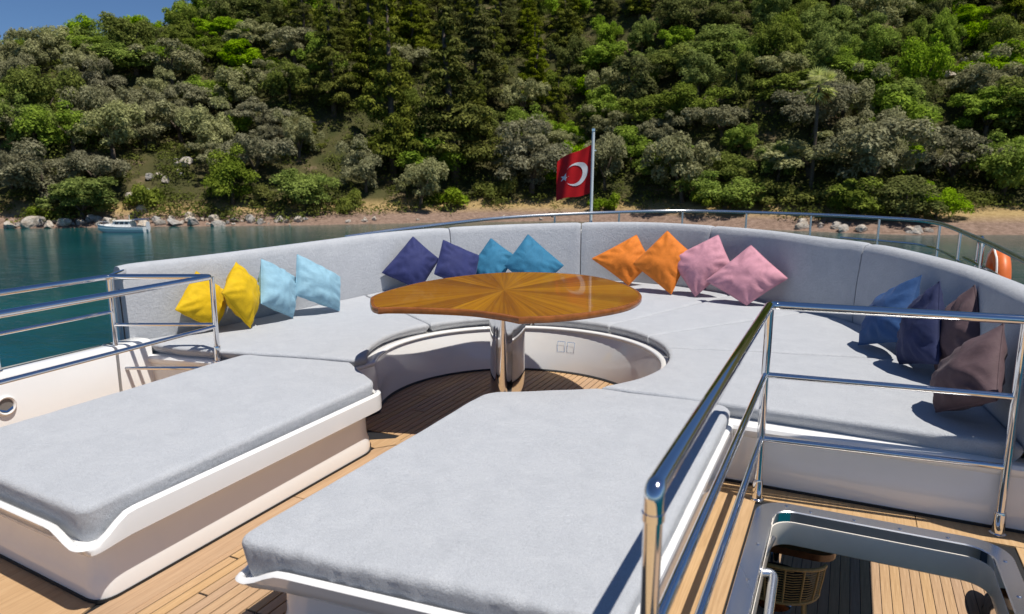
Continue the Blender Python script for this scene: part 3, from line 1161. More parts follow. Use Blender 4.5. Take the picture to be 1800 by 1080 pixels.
V_YEL = m_velvet('yellow_velvet', (0.60, 0.39, 0.008))
V_LBL = m_velvet('pale_blue_velvet', (0.25, 0.43, 0.53))
V_NAV = m_velvet('navy_velvet', (0.030, 0.037, 0.125))
V_BLU = m_velvet('mid_blue_velvet', (0.035, 0.17, 0.29))
V_ORA = m_velvet('orange_velvet', (0.66, 0.19, 0.025))
V_PNK = m_velvet('pink_velvet', (0.56, 0.27, 0.33))
V_ROY = m_velvet('royal_blue_velvet', (0.030, 0.078, 0.20))
V_IND = m_velvet('indigo_velvet', (0.028, 0.036, 0.095))
V_BRN = m_velvet('brown_velvet', (0.105, 0.068, 0.075))
PIL = [
    ('mustard yellow pillow at the end of the sofa, behind the rail post', V_YEL, .070, [(-4.358, 3.487, 0.648), (-4.503, 3.821, 0.88), (-4.466, 4.093, 0.65), (-4.338, 3.819, 0.435)]),
    ('mustard yellow pillow leaning against the first pale blue one', V_YEL, .070, [(-4.312, 4.039, 0.937), (-4.325, 4.286, 0.668), (-4.147, 3.978, 0.435), (-4.147, 3.734, 0.747)]),
    ('pale blue pillow next to the yellow pillows', V_LBL, .075, [(-4.285, 4.276, 0.939), (-4.276, 4.644, 0.737), (-4.126, 4.427, 0.435), (-4.132, 4.091, 0.611)]),
    ('pale blue pillow farther from the yellow pillows', V_LBL, .075, [(-4.239, 4.641, 0.941), (-4.069, 4.986, 0.71), (-3.966, 4.831, 0.435), (-4.12, 4.462, 0.623)]),
    ('navy pillow tipped on its corner, farther from the teal blue pillows', V_NAV, .070, [(-4.111, 6.239, 0.97), (-3.845, 6.319, 0.735), (-3.93, 6.065, 0.435), (-4.272, 5.891, 0.62)]),
    ('navy pillow touching the smaller teal blue pillow', V_NAV, .070, [(-3.778, 6.294, 0.943), (-3.467, 6.509, 0.77), (-3.416, 6.27, 0.435), (-3.743, 6.046, 0.62)]),
    ('teal blue pillow next to the navy pillows', V_BLU, .070, [(-3.423, 6.687, 0.942), (-3.131, 6.663, 0.771), (-3.237, 6.434, 0.435), (-3.588, 6.441, 0.603)]),
    ('teal blue pillow beside the seam of the back cushions', V_BLU, .075, [(-3.017, 6.742, 0.995), (-2.632, 6.795, 0.681), (-2.837, 6.545, 0.435), (-3.171, 6.487, 0.687)]),
    ('orange pillow behind the table end, partly hidden by the other orange one', V_ORA, .070, [(-2.524, 7.362, 0.697), (-2.083, 7.564, 0.96), (-1.883, 7.465, 0.675), (-2.084, 7.315, 0.435)]),
    ('orange pillow standing on its corner beside the pink pillows', V_ORA, .080, [(-1.668, 7.216, 1.043), (-1.397, 7.12, 0.837), (-1.537, 6.933, 0.435), (-1.976, 7.058, 0.704)]),
    ('pink pillow overlapping the orange pillow', V_PNK, .075, [(-1.609, 7.087, 0.773), (-1.149, 7.165, 1.025), (-0.986, 7.017, 0.741), (-1.296, 6.901, 0.435)]),
    ('pink pillow in front, nearer the stair railing corner', V_PNK, .080, [(-1.182, 6.764, 0.619), (-0.806, 6.892, 0.963), (-0.452, 6.733, 0.691), (-0.783, 6.643, 0.435)]),
    ('royal blue pillow at the end of the row behind the stair rail', V_ROY, .080, [(0.219, 5.544, 0.75), (0.458, 5.27, 0.967), (0.381, 5.003, 0.574), (0.128, 5.392, 0.435)]),
    ('indigo pillow between the royal blue and brown pillows', V_IND, .085, [(0.39, 5.039, 0.771), (0.515, 4.812, 0.995), (0.527, 4.55, 0.554), (0.359, 4.952, 0.435)]),
    ('brown pillow leaning behind the other brown one', V_BRN, .085, [(0.591, 4.827, 0.825), (0.673, 4.692, 0.999), (0.719, 4.37, 0.621), (0.544, 4.756, 0.435)]),
    ('brown pillow with pale piping, in front at the sofa end', V_BRN, .095, [(0.496, 4.193, 0.593), (0.709, 3.984, 0.918), (0.659, 3.642, 0.625), (0.474, 3.989, 0.435)]),
]
for i, (lab, mt, th, cs) in enumerate(PIL):
    pillow(lab, cs, mt, th, i + 1, 'velvet pillows along the sofa back')


# ------------------------------------------------------------------ railings
def rail_part(t, name, pts, r, fil=0.0, seg=14, mat=None):
    return MB().tube(pts, r, seg, fil).build(name, mat or CHR, t, angle=60)


def post(t, x, y, z1, r=0.019, z0=0.0, lean=(0, 0)):
    p = rail_part(t, 'post', [(x, y, z0), (x + lean[0], y + lean[1], z1)], r)
    mb = MB().lathe([(r * 1.75, 0.0), (r * 1.75, 0.008), (r * 1.35, 0.014), (r * 1.35, 0.10), (r * 1.2, 0.112)], (x, y, z0), 20)
    mb.build('socket', CHR, p)
    return p


t = thing('stair_railing', (-0.31, 3.53, 0), 'polished steel guard railing round the stair opening', 'railing')
X0, Y0, Y1, X1 = -0.308, 1.31, 3.53, 0.727
rail_part(t, 'top_rail', [(X0, Y0, 0.95), (X0, Y0, 1.0), (X0, Y1, 1.0), (X1 + 0.01, 3.635, 1.0), (X1 + 0.3, 3.67, 1.0)], 0.0212, 0.05, 18)
post(t, X0, Y0, 0.952, 0.0195)
rail_part(t, 'joint_ring', [(X0, Y0, 0.935), (X0, Y0, 0.952)], 0.0235)
post(t, X0, Y1, 0.99, 0.0195)
post(t, X1, 3.635, 0.99, 0.0195)
for z in (0.654, 0.327):
    rail_part(t, 'mid_rail', [(X0, Y0, z), (X0, Y1, z)], 0.0145)
    rail_part(t, 'mid_rail', [(X0, Y1, z), (X1, 3.635, z)], 0.0145)

t = thing('side_railing', (-3.87, 3.40, 0.0), 'polished steel railing beside the yellow pillows and the fairlead wall', 'railing')
A, B = (-3.873, 3.407), (-4.505, 3.105)
rail_part(t, 'top_rail', [(A[0] + 0.14, 1.2, 0.93), (A[0], A[1], 0.93), (B[0], B[1], 0.93), (-4.46, 2.4, 0.93), (-4.44, 1.2, 0.93)], 0.020, 0.045, 16)
post(t, A[0], A[1], 0.93, 0.0175, 0.335)
post(t, B[0], B[1], 0.93, 0.0175, 0.0)
post(t, -4.53, 2.36, 0.93, 0.0165, 0.45, (0.07, 0.0))
rail_part(t, 'top_rail_extension', [(B[0], B[1], 0.93), (-4.78, 3.5, 0.93), (-4.93, 4.2, 0.92), (-4.95, 4.2, 0.1)], 0.018, 0.05)
for z in (0.60, 0.29):
    rail_part(t, 'mid_rail', [(A[0], A[1], z), (B[0], B[1], z)], 0.0125)
rail_part(t, 'mid_rail', [(A[0], A[1], 0.585), (-3.70, 1.2, 0.60)], 0.0135)
rail_part(t, 'mid_rail', [(B[0], B[1], 0.69), (-4.47, 2.4, 0.69), (-4.44, 1.2, 0.69)], 0.0125)

t = thing('stern_railing', (-2.0, 10.4, 0), 'steel guard railing round the stern behind the sofa back', 'railing')
ks = 0.54 / 0.52
SR = [(-3.095, 8.985), (-2.126, 10.085), (-0.694, 9.976), (0.41, 9.445), (0.843, 8.79), (0.96, 6.777), (0.985, 5.056), (0.99, 4.2)]
SP = catmull([(-4.80, 6.0, 0.955), (-4.62, 6.70, 0.988), (-4.10, 8.25, 1.048)] + [(x * ks, y * ks, 1.08) for x, y in SR], 10)
PALE = m_metal('brushed_steel', (0.84, 0.84, 0.83), 0.26)
rail_part(t, 'top_rail', SP, 0.021, mat=PALE)
for px in (978, 1085, 1195, 1308, 1430, 1553, 1653, 1690, 1727):
    best = min(SP, key=lambda p: abs((900 + 1240 * (p - Vector((0, 0, EYE))).dot(RT) / (p - Vector((0, 0, EYE))).dot(FW)) - px))
    post(t, best.x, best.y, 1.07, 0.014, 0.0)
lowp = [Vector((p.x, p.y, 0.80)) for p in SP[-46:-12]]
rail_part(t, 'mid_rail', lowp, 0.012)
rail_part(t, 'buoy_bracket', [(1.03, 7.25, 0.55), (1.03, 7.25, 1.06), (1.03, 7.1, 1.10), (1.03, 6.95, 1.04)], 0.012, 0.06)
rail_part(t, 'mid_rail', [(0.98, 7.6, 0.86), (1.05, 6.6, 0.86), (1.06, 5.4, 0.86)], 0.014)

# lifebuoy
ORG_M = m_plain('orange_plastic', (0.72, 0.16, 0.035), 0.45, 0.4, 0.15, 9)
ROPE = m_plain('white_rope', (0.75, 0.72, 0.66), 0.8)
lb = thing('lifebuoy', (1.16, 6.9, 0.45), 'orange lifebuoy hung on the stern rail', 'lifebuoy')
mb = MB()
rings = []
for k in range(33):
    a = 2 * math.pi * k / 32
    c = Vector((1.14, 6.9 + 0.21 * math.cos(a), 0.74 + 0.21 * math.sin(a)))
    rd = Vector((0, math.cos(a), math.sin(a)))
    rings.append([c + rd * 0.075 * math.cos(b) + Vector((0.06 * math.sin(b), 0, 0)) for b in (2 * math.pi * j / 14 for j in range(14))])
mb.rings(rings, True)
mb.build('ring', ORG_M, lb, angle=70)
for a0 in (205, 335):
    mb = MB()
    rings = []
    for k in range(4):
        a = R(a0 - 7 + 14 * k / 3)
        c = Vector((1.14, 6.9 + 0.21 * math.cos(a), 0.74 + 0.21 * math.sin(a)))
        rd = Vector((0, math.cos(a), math.sin(a)))
        rings.append([c + rd * 0.078 * math.cos(b) + Vector((0.063 * math.sin(b), 0, 0)) for b in (2 * math.pi * j / 14 for j in range(14))])
    mb.rings(rings, True)
    mb.build('band', ROPE, lb)
MB().tube([(1.09, 6.9 + 0.285 * math.cos(a), 0.74 + 0.285 * math.sin(a) - 0.02 * math.sin(a * 4) ** 2) for a in (2 * math.pi * k / 48 for k in range(49))], 0.008, 6).build('grab_line', ROPE, lb)

# ------------------------------------------------------------------ flag staff and flag
FB = Vector((-3.24, 9.36, 0.0))
fs = thing('flag_staff', FB, 'slim pale steel flag staff rising above the sofa back', 'flagpole')
ftop = FB + Vector((-0.03, 0.14, 2.19))
fbot = FB + Vector((0, 0, 0.3))
MB().tube([fbot, ftop], 0.021, 12).build('pole', m_plain('painted_staff', (0.60, 0.66, 0.66), 0.3, 0.5), fs)
mb = MB().lathe([(0.026, 0), (0.026, 0.03), (0.012, 0.04)], tuple(ftop), 12)
mb.build('cap', CHR, fs)
MB().box(ftop.x + 0.02, ftop.x + 0.05, ftop.y - 0.01, ftop.y + 0.01, ftop.z - 0.27, ftop.z - 0.25).build('cleat', CHR, fs, smooth=False)


def on_staff(z):
    k = (z - fbot.z) / (ftop.z - fbot.z)
    return fbot.lerp(ftop, k)


FRED = m_plain('red_bunting', (0.56, 0.012, 0.016), 0.75, 0.2, 0.12, 7)
FWHT = m_plain('white_bunting', (0.80, 0.78, 0.78), 0.75, 0.2, 0.04, 7)
SEE = -RT


def flag_pt(u, v, o=0.0):
    """u 0 at the staff to 1 at the fly, v 0 bottom to 1 top"""
    hoist = on_staff(1.35 + 0.66 * v) - RT * 0.022
    sag = 0.25 * u ** 1.25 * (0.55 + 0.45 * v) if True else 0
    rip = 0.055 * math.sin(u * 7.5 + v * 1.2) * u ** 0.6 + 0.02 * math.sin(u * 13 + v * 3)
    p = hoist + SEE * (0.475 * u * (1 - 0.04 * u)) + FH * (0.20 * u + rip) + Vector((0, 0, -sag * 0.95 - 0.02 * math.sin(u * 6)))
    return p - FH * o


fl = thing('flag', (on_staff(1.35).x, on_staff(1.35).y, on_staff(1.35).z), 'red flag with white crescent and star hanging from the staff', 'flag')
N = 26
V = [flag_pt(i / N, j / N) for j in range(N + 1) for i in range(N + 1)]
F = [(j * (N + 1) + i, j * (N + 1) + i + 1, (j + 1) * (N + 1) + i + 1, (j + 1) * (N + 1) + i) for j in range(N) for i in range(N)]
mesh_obj('cloth', V, F, FRED, fl, angle=80)
ASP = 1.42  # the cloth is seen foreshortened by its folds


def disc_uv(x, y):
    return 0.42 + x * 0.86, 0.50 + y * 0.64


for side in (0.004, -0.004):
    V, F = [], []
    M = 40
    for k in range(M + 1):
        # crescent: outer circle minus a circle shifted to the fly
        a = -math.pi * 0.80 + 2 * math.pi * 0.80 * k / M
        R1, R2, dx = 0.40, 0.325, 0.105
        ox, oy = -R1 * math.cos(a), R1 * math.sin(a)
        ca, sa = -math.cos(a), math.sin(a)
        # inner point on same ray
        bq = ca * dx
        rr = bq + math.sqrt(max(0, bq * bq - (dx * dx - R2 * R2)))
        rr = min(rr, R1 - 0.004)
        V += [flag_pt(*disc_uv(ox, oy), side), flag_pt(*disc_uv(ca * rr, sa * rr), side)]
    for k in range(M):
        F.append((2 * k, 2 * k + 1, 2 * k + 3, 2 * k + 2))
    mesh_obj('crescent', V, F, FWHT, fl, smooth=False)
    V = []
    for k in range(10):
        a = math.pi * k / 5 + math.pi
        rr = 0.155 if k % 2 == 0 else 0.062
        V.append(flag_pt(*disc_uv(0.40 + rr * math.cos(a) * -1 * -1, rr * math.sin(a) - 0.02), side))
    V.append(flag_pt(*disc_uv(0.40, -0.02), side))
    mesh_obj('star', V, [(k, (k + 1) % 10, 10) for k in range(10)], FWHT, fl, smooth=False)


# ------------------------------------------------------------------ stair opening
def build_hatch():
    t = thing('stair_hatch', (0.23, 2.3, 0), 'polished steel framed stair opening beside the sun pad, lower deck seen through', 'hatch')
    inner = rrect(HX0, HX1, HY0, HY1, 0.10, 8)
    outer_ = rrect(HX0 - 0.085, HX1 + 0.075, HY0 - 0.08, HY1 + 0.085, 0.15, 8)
    mb = MB()
    z = 0.014
    rings = [[(x, y, -0.004) for x, y in outer_], [(x, y, z - 0.004) for x, y in outer_],
             [(x * 0.97 + a * 0.03, y * 0.97 + b * 0.03, z) for (x, y), (a, b) in zip(outer_, inner)],
             [(x * 0.06 + a * 0.94, y * 0.06 + b * 0.94, z) for (x, y), (a, b) in zip(outer_, inner)],
             [(a, b, z - 0.005) for a, b in inner]]
    mb.rings(rings, True)
    mb.build('frame', PALE, t, angle=30)
    mb = MB()
    mb.rings([[(a, b, z - 0.005) for a, b in inner], [(a, b, -0.046) for a, b in inner]], True)
    mb.build('inner_band', CHR, t)
    mb = MB()
    ic = Vector((0.23, 2.22))
    def sh(d):
        return [tuple(Vector(p) + (ic - Vector(p)).normalized() * d) for p in inner]
    mb.rings([[(x, y, -0.038) for x, y in sh(-0.012)], [(x, y, -0.04) for x, y in sh(0.004)], [(x, y, -0.155) for x, y in sh(0.0)], [(x, y, -0.165) for x, y in sh(-0.01)], [(x, y, -0.165) for x, y in sh(-0.05)]], True)
    mb.build('trunk_wall', m_plain('bounce_warmed_gelcoat', (0.74, 0.685, 0.60), 0.15, 0.5, 0.04), t, angle=50)  # warm bounce light from the teak deck mixed into the gelcoat colour
    sm = None
    spots = [(HX0 - 0.035, 1.5 + 0.31 * k) for k in range(6)] + [(HX0 + 0.05, HY1 + 0.05)] + [(HX0 + 0.16 + 0.19 * k, HY1 + 0.035) for k in range(4)] + [(HX1 + 0.035, 3.35 - 0.28 * k) for k in range(5)]
    for x, y in spots:
        mb = MB().lathe([(0.009, 0.0), (0.009, 0.002), (0.006, 0.004)], (0, 0, 0), 10)
        if sm is None:
            o = mb.build('screw', CHR, t)
            o.data.transform(Matrix.Translation(t.location))
            sm = o.data
        else:
            o = bpy.data.objects.new('screw', sm)
            C.objects.link(o)
            o.parent = t
        o.location = Vector((x, y, 0.014)) - t.location
    h = thing('stair_handrail', (-0.2, 2.9, -0.3), 'looped pale steel handrail descending inside the stair opening', 'handrail')
    MB().tube([(-0.262, 2.0, -0.40), (-0.252, 3.0, -0.10), (-0.172, 3.045, -0.10), (-0.165, 2.0, -0.42)], 0.0195, 14, 0.05).build('rail', PALE, h, angle=60)
    MB().tube([(-0.245, 3.0, -0.09), (-0.20, 3.28, -0.06)], 0.012, 10).build('bracket', STL, h)


build_hatch()

# ------------------------------------------------------------------ things on the lower deck
WOODD = m_plain('dark_table_wood', (0.16, 0.062, 0.022), 0.25, 0.5, 0.3, 8)
lt_ = thing('dining_table', (-0.75, 6.4, -2.25), 'dark varnished table edge glimpsed on the lower deck', 'table')
o2 = round_poly([(-1.7, 5.95), (0.13, 5.95), (0.13, 7.1), (-1.7, 7.1)], 0.18, 6)
mb = MB()
mb.rings([[(x, y, z) for x, y in o2] for z in (-1.56, -1.55, -1.51, -1.50)], True, True, True)
mb.build('top', WOODD, lt_)
for px in (-1.3, -0.35):
    MB().lathe([(0.16, 0.0), (0.16, 0.02), (0.05, 0.05), (0.05, 0.69), (0.12, 0.70)], (px, 6.3, -2.25), 18).build('leg', CHR, lt_)
RAT = m_plain('rattan', (0.48, 0.29, 0.10), 0.55, 0.3, 0.3, 40)
DARKC = m_plain('dark_cushion', (0.035, 0.03, 0.028), 0.9, 0.1)
ch = thing('rattan_chair', (-0.28, 5.85, -2.25), 'woven rattan armchair with curved back at the lower deck table', 'chair')
CCX, CCY, CR = -0.31, 5.88, 0.33


def barrel(a, z, k=1.0):
    f = 1.0 + 0.14 * (z + 1.80) / 0.35
    return (CCX + CR * f * k * math.cos(R(a)), CCY + CR * f * k * math.sin(R(a)) * 0.85, z)


def ztop(a):
    return -1.47 - 0.07 * (abs(a - 270) / 90) ** 2


MB().tube([barrel(a, ztop(a)) for a in range(178, 363, 6)], 0.017, 8).build('back_rail', RAT, ch)
MB().tube([barrel(a, -1.80) for a in range(170, 371, 8)], 0.014, 8).build('lower_rail', RAT, ch)
for a in range(186, 360, 24):
    MB().tube([barrel(a, -1.80), barrel(a, -1.65, 1.01), barrel(a, ztop(a))], 0.009, 6).build('back_slat', RAT, ch)
wv = MB()
for k in range(13):
    z = -1.775 + 0.023 * k
    wv.tube([barrel(a, z, 1.0 + 0.012 * ((j % 2) * 2 - 1)) for j, a in enumerate(range(184, 358, 12)) if z < ztop(a) - 0.02], 0.0042, 5)
wo_ = wv.build('weave', RAT, ch)
wo_['kind'] = 'stuff'
mb = MB().lathe([(0.27, 0), (0.285, 0.02), (0.285, 0.05), (0.26, 0.07)], (CCX, CCY + 0.05, -1.84), 24, (1, 0.95))
mb.build('seat', DARKC, ch)
for sx_, sy_ in ((-1, -1), (1, -1), (-1, 1), (1, 1)):
    MB().tube([(CCX + sx_ * 0.24, CCY + 0.05 + sy_ * 0.21, -2.25), (CCX + sx_ * 0.22, CCY + 0.05 + sy_ * 0.19, -1.82)], 0.014, 8).build('leg', RAT, ch)
bl = thing('mooring_bollard', (1.45, 7.1, -2.25), 'oval polished steel deck fitting at the edge of the lower deck', 'deck fitting')
mb = MB()
rings = []
for s, z in ((1.0, 0), (1.0, 0.02), (0.86, 0.05), (0.82, 0.22), (1.0, 0.27), (1.02, 0.31), (0.9, 0.335), (0.75, 0.325)):
    rings.append([(1.47 + 0.11 * s * math.cos(a), 6.95 + 0.36 * s * math.sin(a), -2.25 + z) for a in (2 * math.pi * k / 36 for k in range(36))])
mb.rings(rings, True, True, False)
mb.build('drum', CHR, bl)
mb = MB()
mb.add([(1.47 + 0.083 * math.cos(a), 6.95 + 0.272 * math.sin(a), -2.25 + 0.326) for a in (2 * math.pi * k / 36 for k in range(36))], [tuple(range(36))])
mb.build('cap', CHR, bl, smooth=False)


# ================================================================== the shore
def build_motorboat():
    t = thing('motorboat', uv(-47.0, 86, WATER), 'small white cabin motorboat anchored off the rocky shore', 'boat')
    X, Y = RT, FH
    O = uv(-47.0, 86, WATER)

    def W(a, b, z):  # a along the boat (bow negative), b across, z up
        return O + X * a + Y * b + Vector((0, 0, z))
    st = [(-3.3, 0.03, 0.95, 0.55), (-2.7, 0.5, 0.88, 0.25), (-1.8, 0.85, 0.80, 0.05), (-0.5, 1.0, 0.72, 0.0), (1.0, 1.02, 0.68, 0.0), (2.6, 0.95, 0.66, 0.0)]
    rings = []
    for a, b, zt, zb in st:
        rings.append([W(a, -b, zt), W(a, -b * 0.96, zt * 0.5 + zb * 0.3), W(a, -b * 0.7, zb - 0.1), W(a, 0, zb - 0.3), W(a, b * 0.7, zb - 0.1), W(a, b * 0.96, zt * 0.5 + zb * 0.3), W(a, b, zt), W(a, b * 0.86, zt), W(a, 0, zt - 0.02), W(a, -b * 0.86, zt)])
    mb = MB()
    mb.rings(rings, True, True, True)
    hull = mb.build('hull', m_plain('boat_white', (0.78, 0.79, 0.78), 0.35), t, angle=30)
    mb = MB()
    for s in (-1, 1):
        mb.tube([W(a, s * (b * 0.975 + 0.01), zt * 0.55 + 0.04) for a, b, zt, zb in st], 0.035, 6)
    mb.build('rub_strip', m_plain('pale_blue_stripe', (0.25, 0.38, 0.45), 0.5), hull)
    wh = m_plain('boat_cabin_white', (0.80, 0.79, 0.75), 0.4)

    def trap(a0, a1, a2, a3, b, b2, z0, z1):
        v = [W(a0, -b, z0), W(a3, -b, z0), W(a3, b, z0), W(a0, b, z0), W(a1, -b2, z1), W(a2, -b2, z1), W(a2, b2, z1), W(a1, b2, z1)]
        return MB().add(v, [(3, 2, 1, 0), (4, 5, 6, 7), (0, 1, 5, 4), (1, 2, 6, 5), (2, 3, 7, 6), (3, 0, 4, 7)])
    cab = trap(-1.5, -0.9, 0.9, 1.1, 0.75, 0.66, 0.7, 1.36).build('cabin', wh, t, smooth=False)
    trap(-1.05, -1.0, 1.25, 1.3, 0.78, 0.74, 1.361, 1.43).build('cabin_roof', wh, t, smooth=False)
    trap(-2.6, -2.2, -1.5, -1.35, 0.45, 0.4, 0.76, 0.98).build('foredeck_hatch', wh, t, smooth=False)
    gl = m_plain('boat_glass', (0.02, 0.025, 0.03), 0.08, 0.6)
    for a0, a1 in ((-0.85, -0.35), (-0.25, 0.25), (0.35, 0.8)):
        for s in (-1, 1):
            mb = MB()
            z0, z1 = 1.0, 1.26
            f = lambda z: 0.75 - 0.09 * (z - 0.7) / 0.85 + 0.012
            mb.add([W(a0, s * f(z0), z0), W(a1, s * f(z0), z0), W(a1, s * f(z1), z1), W(a0 + .08, s * f(z1), z1)], [(0, 1, 2, 3)])
            mb.build('cabin_window', gl, cab, smooth=False)
    trap(2.62, 2.66, 2.95, 3.0, 0.16, 0.12, 0.35, 1.25).build('outboard_motor', m_plain('motor_white', (0.7, 0.71, 0.72), 0.4), t, smooth=False)
    mb = MB()
    for s in (-1, 1):
        mb.tube([W(-3.2, s * 0.08, 0.95), W(-3.15, s * 0.1, 1.3), W(-2.2, s * 0.68, 1.2), W(-2.2, s * 0.68, 0.83)], 0.02, 6, 0.1)
    mb.build('bow_rail', CHR, t)
    MB().tube([W(0.6, 0, 1.43), W(0.62, 0, 2.1)], 0.025, 6).build('mast', wh, t)
    aw = m_plain('dark_blue_canvas', (0.03, 0.045, 0.09), 0.8)
    trap(1.2, 1.3, 2.7, 2.75, 0.8, 0.7, 1.50, 1.62).build('awning', aw, t, smooth=False)
    for a in (2.6,):
        for s in (-1, 1):
            MB().tube([W(a, s * 0.72, 0.66), W(a, s * 0.72, 1.52)], 0.022, 6).build('awning_post', CHR, t)


build_motorboat()

# ------------------------------------------------------------------ rocks
x = NT('pale_limestone')
vv = x.coord('Object')
f = x.noise(vv, 1.4, 6, 0.7)
f2 = x.noise(vv, 6, 6, 0.75)
cc = x.ramp(f, [(0.3, (0.30, 0.24, 0.19)), (0.5, (0.56, 0.50, 0.43)), (0.75, (0.72, 0.68, 0.62))])
cc = x.mix(0.6, cc, x.ramp(f2, [(0.3, (0.5, 0.47, 0.44)), (0.6, (1, 1, 1))]), 'MULTIPLY')
x.l(x.hsv(cc, 0.5, x.rnd(0.6, 1.3), x.rnd(0.72, 1.12)), x.b.inputs['Base Color'])
x.set(Roughness=0.95, Specular_IOR_Level=0.1)
x.bump(f2, 0.9, 0.15)
ROCK = x.m


def rock_mesh(seed):
    bm = bmesh.new()
    bmesh.ops.create_icosphere(bm, subdivisions=3, radius=1)
    rnd = random.Random(seed)
    planes = [(Vector((rnd.gauss(0, 1), rnd.gauss(0, 1), rnd.gauss(0, .7))).normalized(), rnd.uniform(0.42, 0.8)) for _ in range(14)]
    for v in bm.verts:
        p = v.co.copy()
        for n, d in planes:
            e = p.dot(n) - d
            if e > 0:
                p -= n * e * 0.97
        p += v.co * 0.10 * noise.noise(v.co * 2.3 + Vector((seed, 0, 0)))
        v.co = Vector((p.x * 1.15, p.y, p.z * 0.8))
    me = bpy.data.meshes.new('boulder')
    bm.to_mesh(me)
    bm.free()
    me.materials.append(ROCK)
    return me


ROCKS = [rock_mesh(s) for s in range(5)]


RLAB = {}


def nth(k):
    return str(k) + ('th' if 10 < k % 100 < 14 else {1: 'st', 2: 'nd', 3: 'rd'}.get(k % 10, 'th'))


def boulder(u, v, z, s, label, group, rnd):
    o = bpy.data.objects.new('boulder', rnd.choice(ROCKS))
    C.objects.link(o)
    o.location = uv(u, v, z)
    o.scale = (s * rnd.uniform(0.8, 1.3), s * rnd.uniform(0.8, 1.2), s * rnd.uniform(0.7, 1.1))
    o.rotation_euler = (rnd.uniform(-.3, .3), rnd.uniform(-.3, .3), rnd.uniform(0, 6.28))
    tag(o, label, 'rock', group)
    RLAB.setdefault(('large ' if s > 0.75 else 'small ') + label, []).append((u / v, o))


rnd = random.Random(21)
for k in range(64):
    u = -68 + 39 * (k + rnd.random()) / 64
    s = rnd.choice([0.35, 0.45, 0.55, 0.7, 0.85, 1.1]) * rnd.uniform(0.8, 1.15) * (0.75 if u > -36 else 1)
    v = shore(u) + rnd.uniform(0.0, 2.8)
    boulder(u, v, max(WATER, ground(u, v)) + 0.28 * s, s, 'pale boulder on the rocky waterline', 'boulders along the rocky waterline', rnd)
for k in range(22):
    u = rnd.uniform(36, 50) if k < 12 else rnd.uniform(-28, 14)
    v = shore(u) + rnd.uniform(0.3, 3)
    s = rnd.uniform(0.3, 0.55) if k >= 12 else rnd.uniform(0.35, 0.95)
    boulder(u, v, ground(u, v) + 0.15 * s, s, 'stone under the dark waterside shrub' if k < 12 else 'pale stone on the pebble beach', 'stones under the shrub' if k < 12 else 'small stones on the beach', rnd)


def slope_v(px, py):
    """walk the ray of a photo direction out to the hillside; gives (u, v) there"""
    a, b = (px - 900) / 1262.0, (305 - py) / 1262.0
    v = 70.0
    while v < 320:
        if EYE + b * v <= ground(a * v, v):
            break
        v += 0.5
    return a * v, v


for px, py, n, lab in ((1668, 135, 22, 'white rock of the outcrop high on the green slope'), (310, 290, 8, 'tan rock on the bare patch above the motorboat'), (265, 320, 6, 'tan rock on the bare patch above the motorboat'), (45, 75, 7, 'grey rock near the skyline in the corner of the hill'), (90, 62, 5, 'grey rock near the skyline in the corner of the hill')):
    u0, v0 = slope_v(px, py)
    for k in range(n):
        u, v = u0 + rnd.gauss(0, 1.3), v0 + rnd.gauss(-2.0, 2.6)
        s = rnd.uniform(0.4, 1.15)
        boulder(u, v, ground(u, v) + 0.45 * s, s, lab, lab.replace(' rock', ' rocks'), rnd)

# ------------------------------------------------------------------ trees
L_OLI = m_leaf('olive_leaves', (0.175, 0.18, 0.08), (0.45, 0.435, 0.235), 0.012)
L_GRN = m_leaf('broad_leaves', (0.11, 0.185, 0.02), (0.36, 0.46, 0.07), 0.012)
L_PIN = m_leaf('pine_needles', (0.055, 0.075, 0.013), (0.23, 0.24, 0.04), 0.012, 0.2)
L_DRK = m_leaf('dark_leaves', (0.075, 0.105, 0.02), (0.27, 0.30, 0.07), 0.015, 0.3)
L_SHR = m_leaf('shrub_leaves', (0.12, 0.16, 0.024), (0.32, 0.34, 0.07), 0.03)
BARK = m_plain('bark', (0.115, 0.09, 0.07), 0.95, 0.1, 0.35, 5)


def leaf_mesh(name, lobes, count, size, mat, seed, droop=0.0, flat=1.0, up=0.6):
    rs = np.random.RandomState(seed)
    L = np.array([(c[0], c[1], c[2], r) for c, r in lobes])
    wgt = L[:, 3] ** 2
    idx = rs.choice(len(L), count, p=wgt / wgt.sum())
    d = rs.normal(size=(count, 3))
    d /= np.linalg.norm(d, axis=1)[:, None]
    low = d[:, 2] < -0.35
    d[low, 2] *= -0.6
    rad = L[idx, 3] * (0.62 + 0.46 * rs.rand(count) ** 0.6)
    p = L[idx, :3] + d * rad[:, None] * np.array([1, 1, flat])
    # nothing deep inside another lobe
    n = d + rs.normal(size=(count, 3)) * 0.55 + np.array([0, 0, up])
    n /= np.linalg.norm(n, axis=1)[:, None]
    a = np.cross(n, rs.normal(size=(count, 3)))
    a /= np.linalg.norm(a, axis=1)[:, None]
    b = np.cross(n, a)
    s = size * (0.6 + 0.8 * rs.rand(count))[:, None]
    a, b = a * s, b * s * 0.55
    q = np.stack([p - a, p + b * 0.9 - a * 0.1, p + a, p - b * 0.9 + a * 0.1], 1)
    q[:, 2, 2] -= droop * size
    me = bpy.data.meshes.new(name)
    me.vertices.add(count * 4)
    me.vertices.foreach_set('co', q.reshape(-1).astype(np.float32))
    me.loops.add(count * 4)
    me.loops.foreach_set('vertex_index', np.arange(count * 4, dtype=np.int32))
    me.polygons.add(count)
    me.polygons.foreach_set('loop_start', np.arange(0, count * 4, 4, dtype=np.int32))
    me.polygons.foreach_set('loop_total', np.full(count, 4, dtype=np.int32))
    me.materials.append(mat)
    me.update(calc_edges=True)
    return me


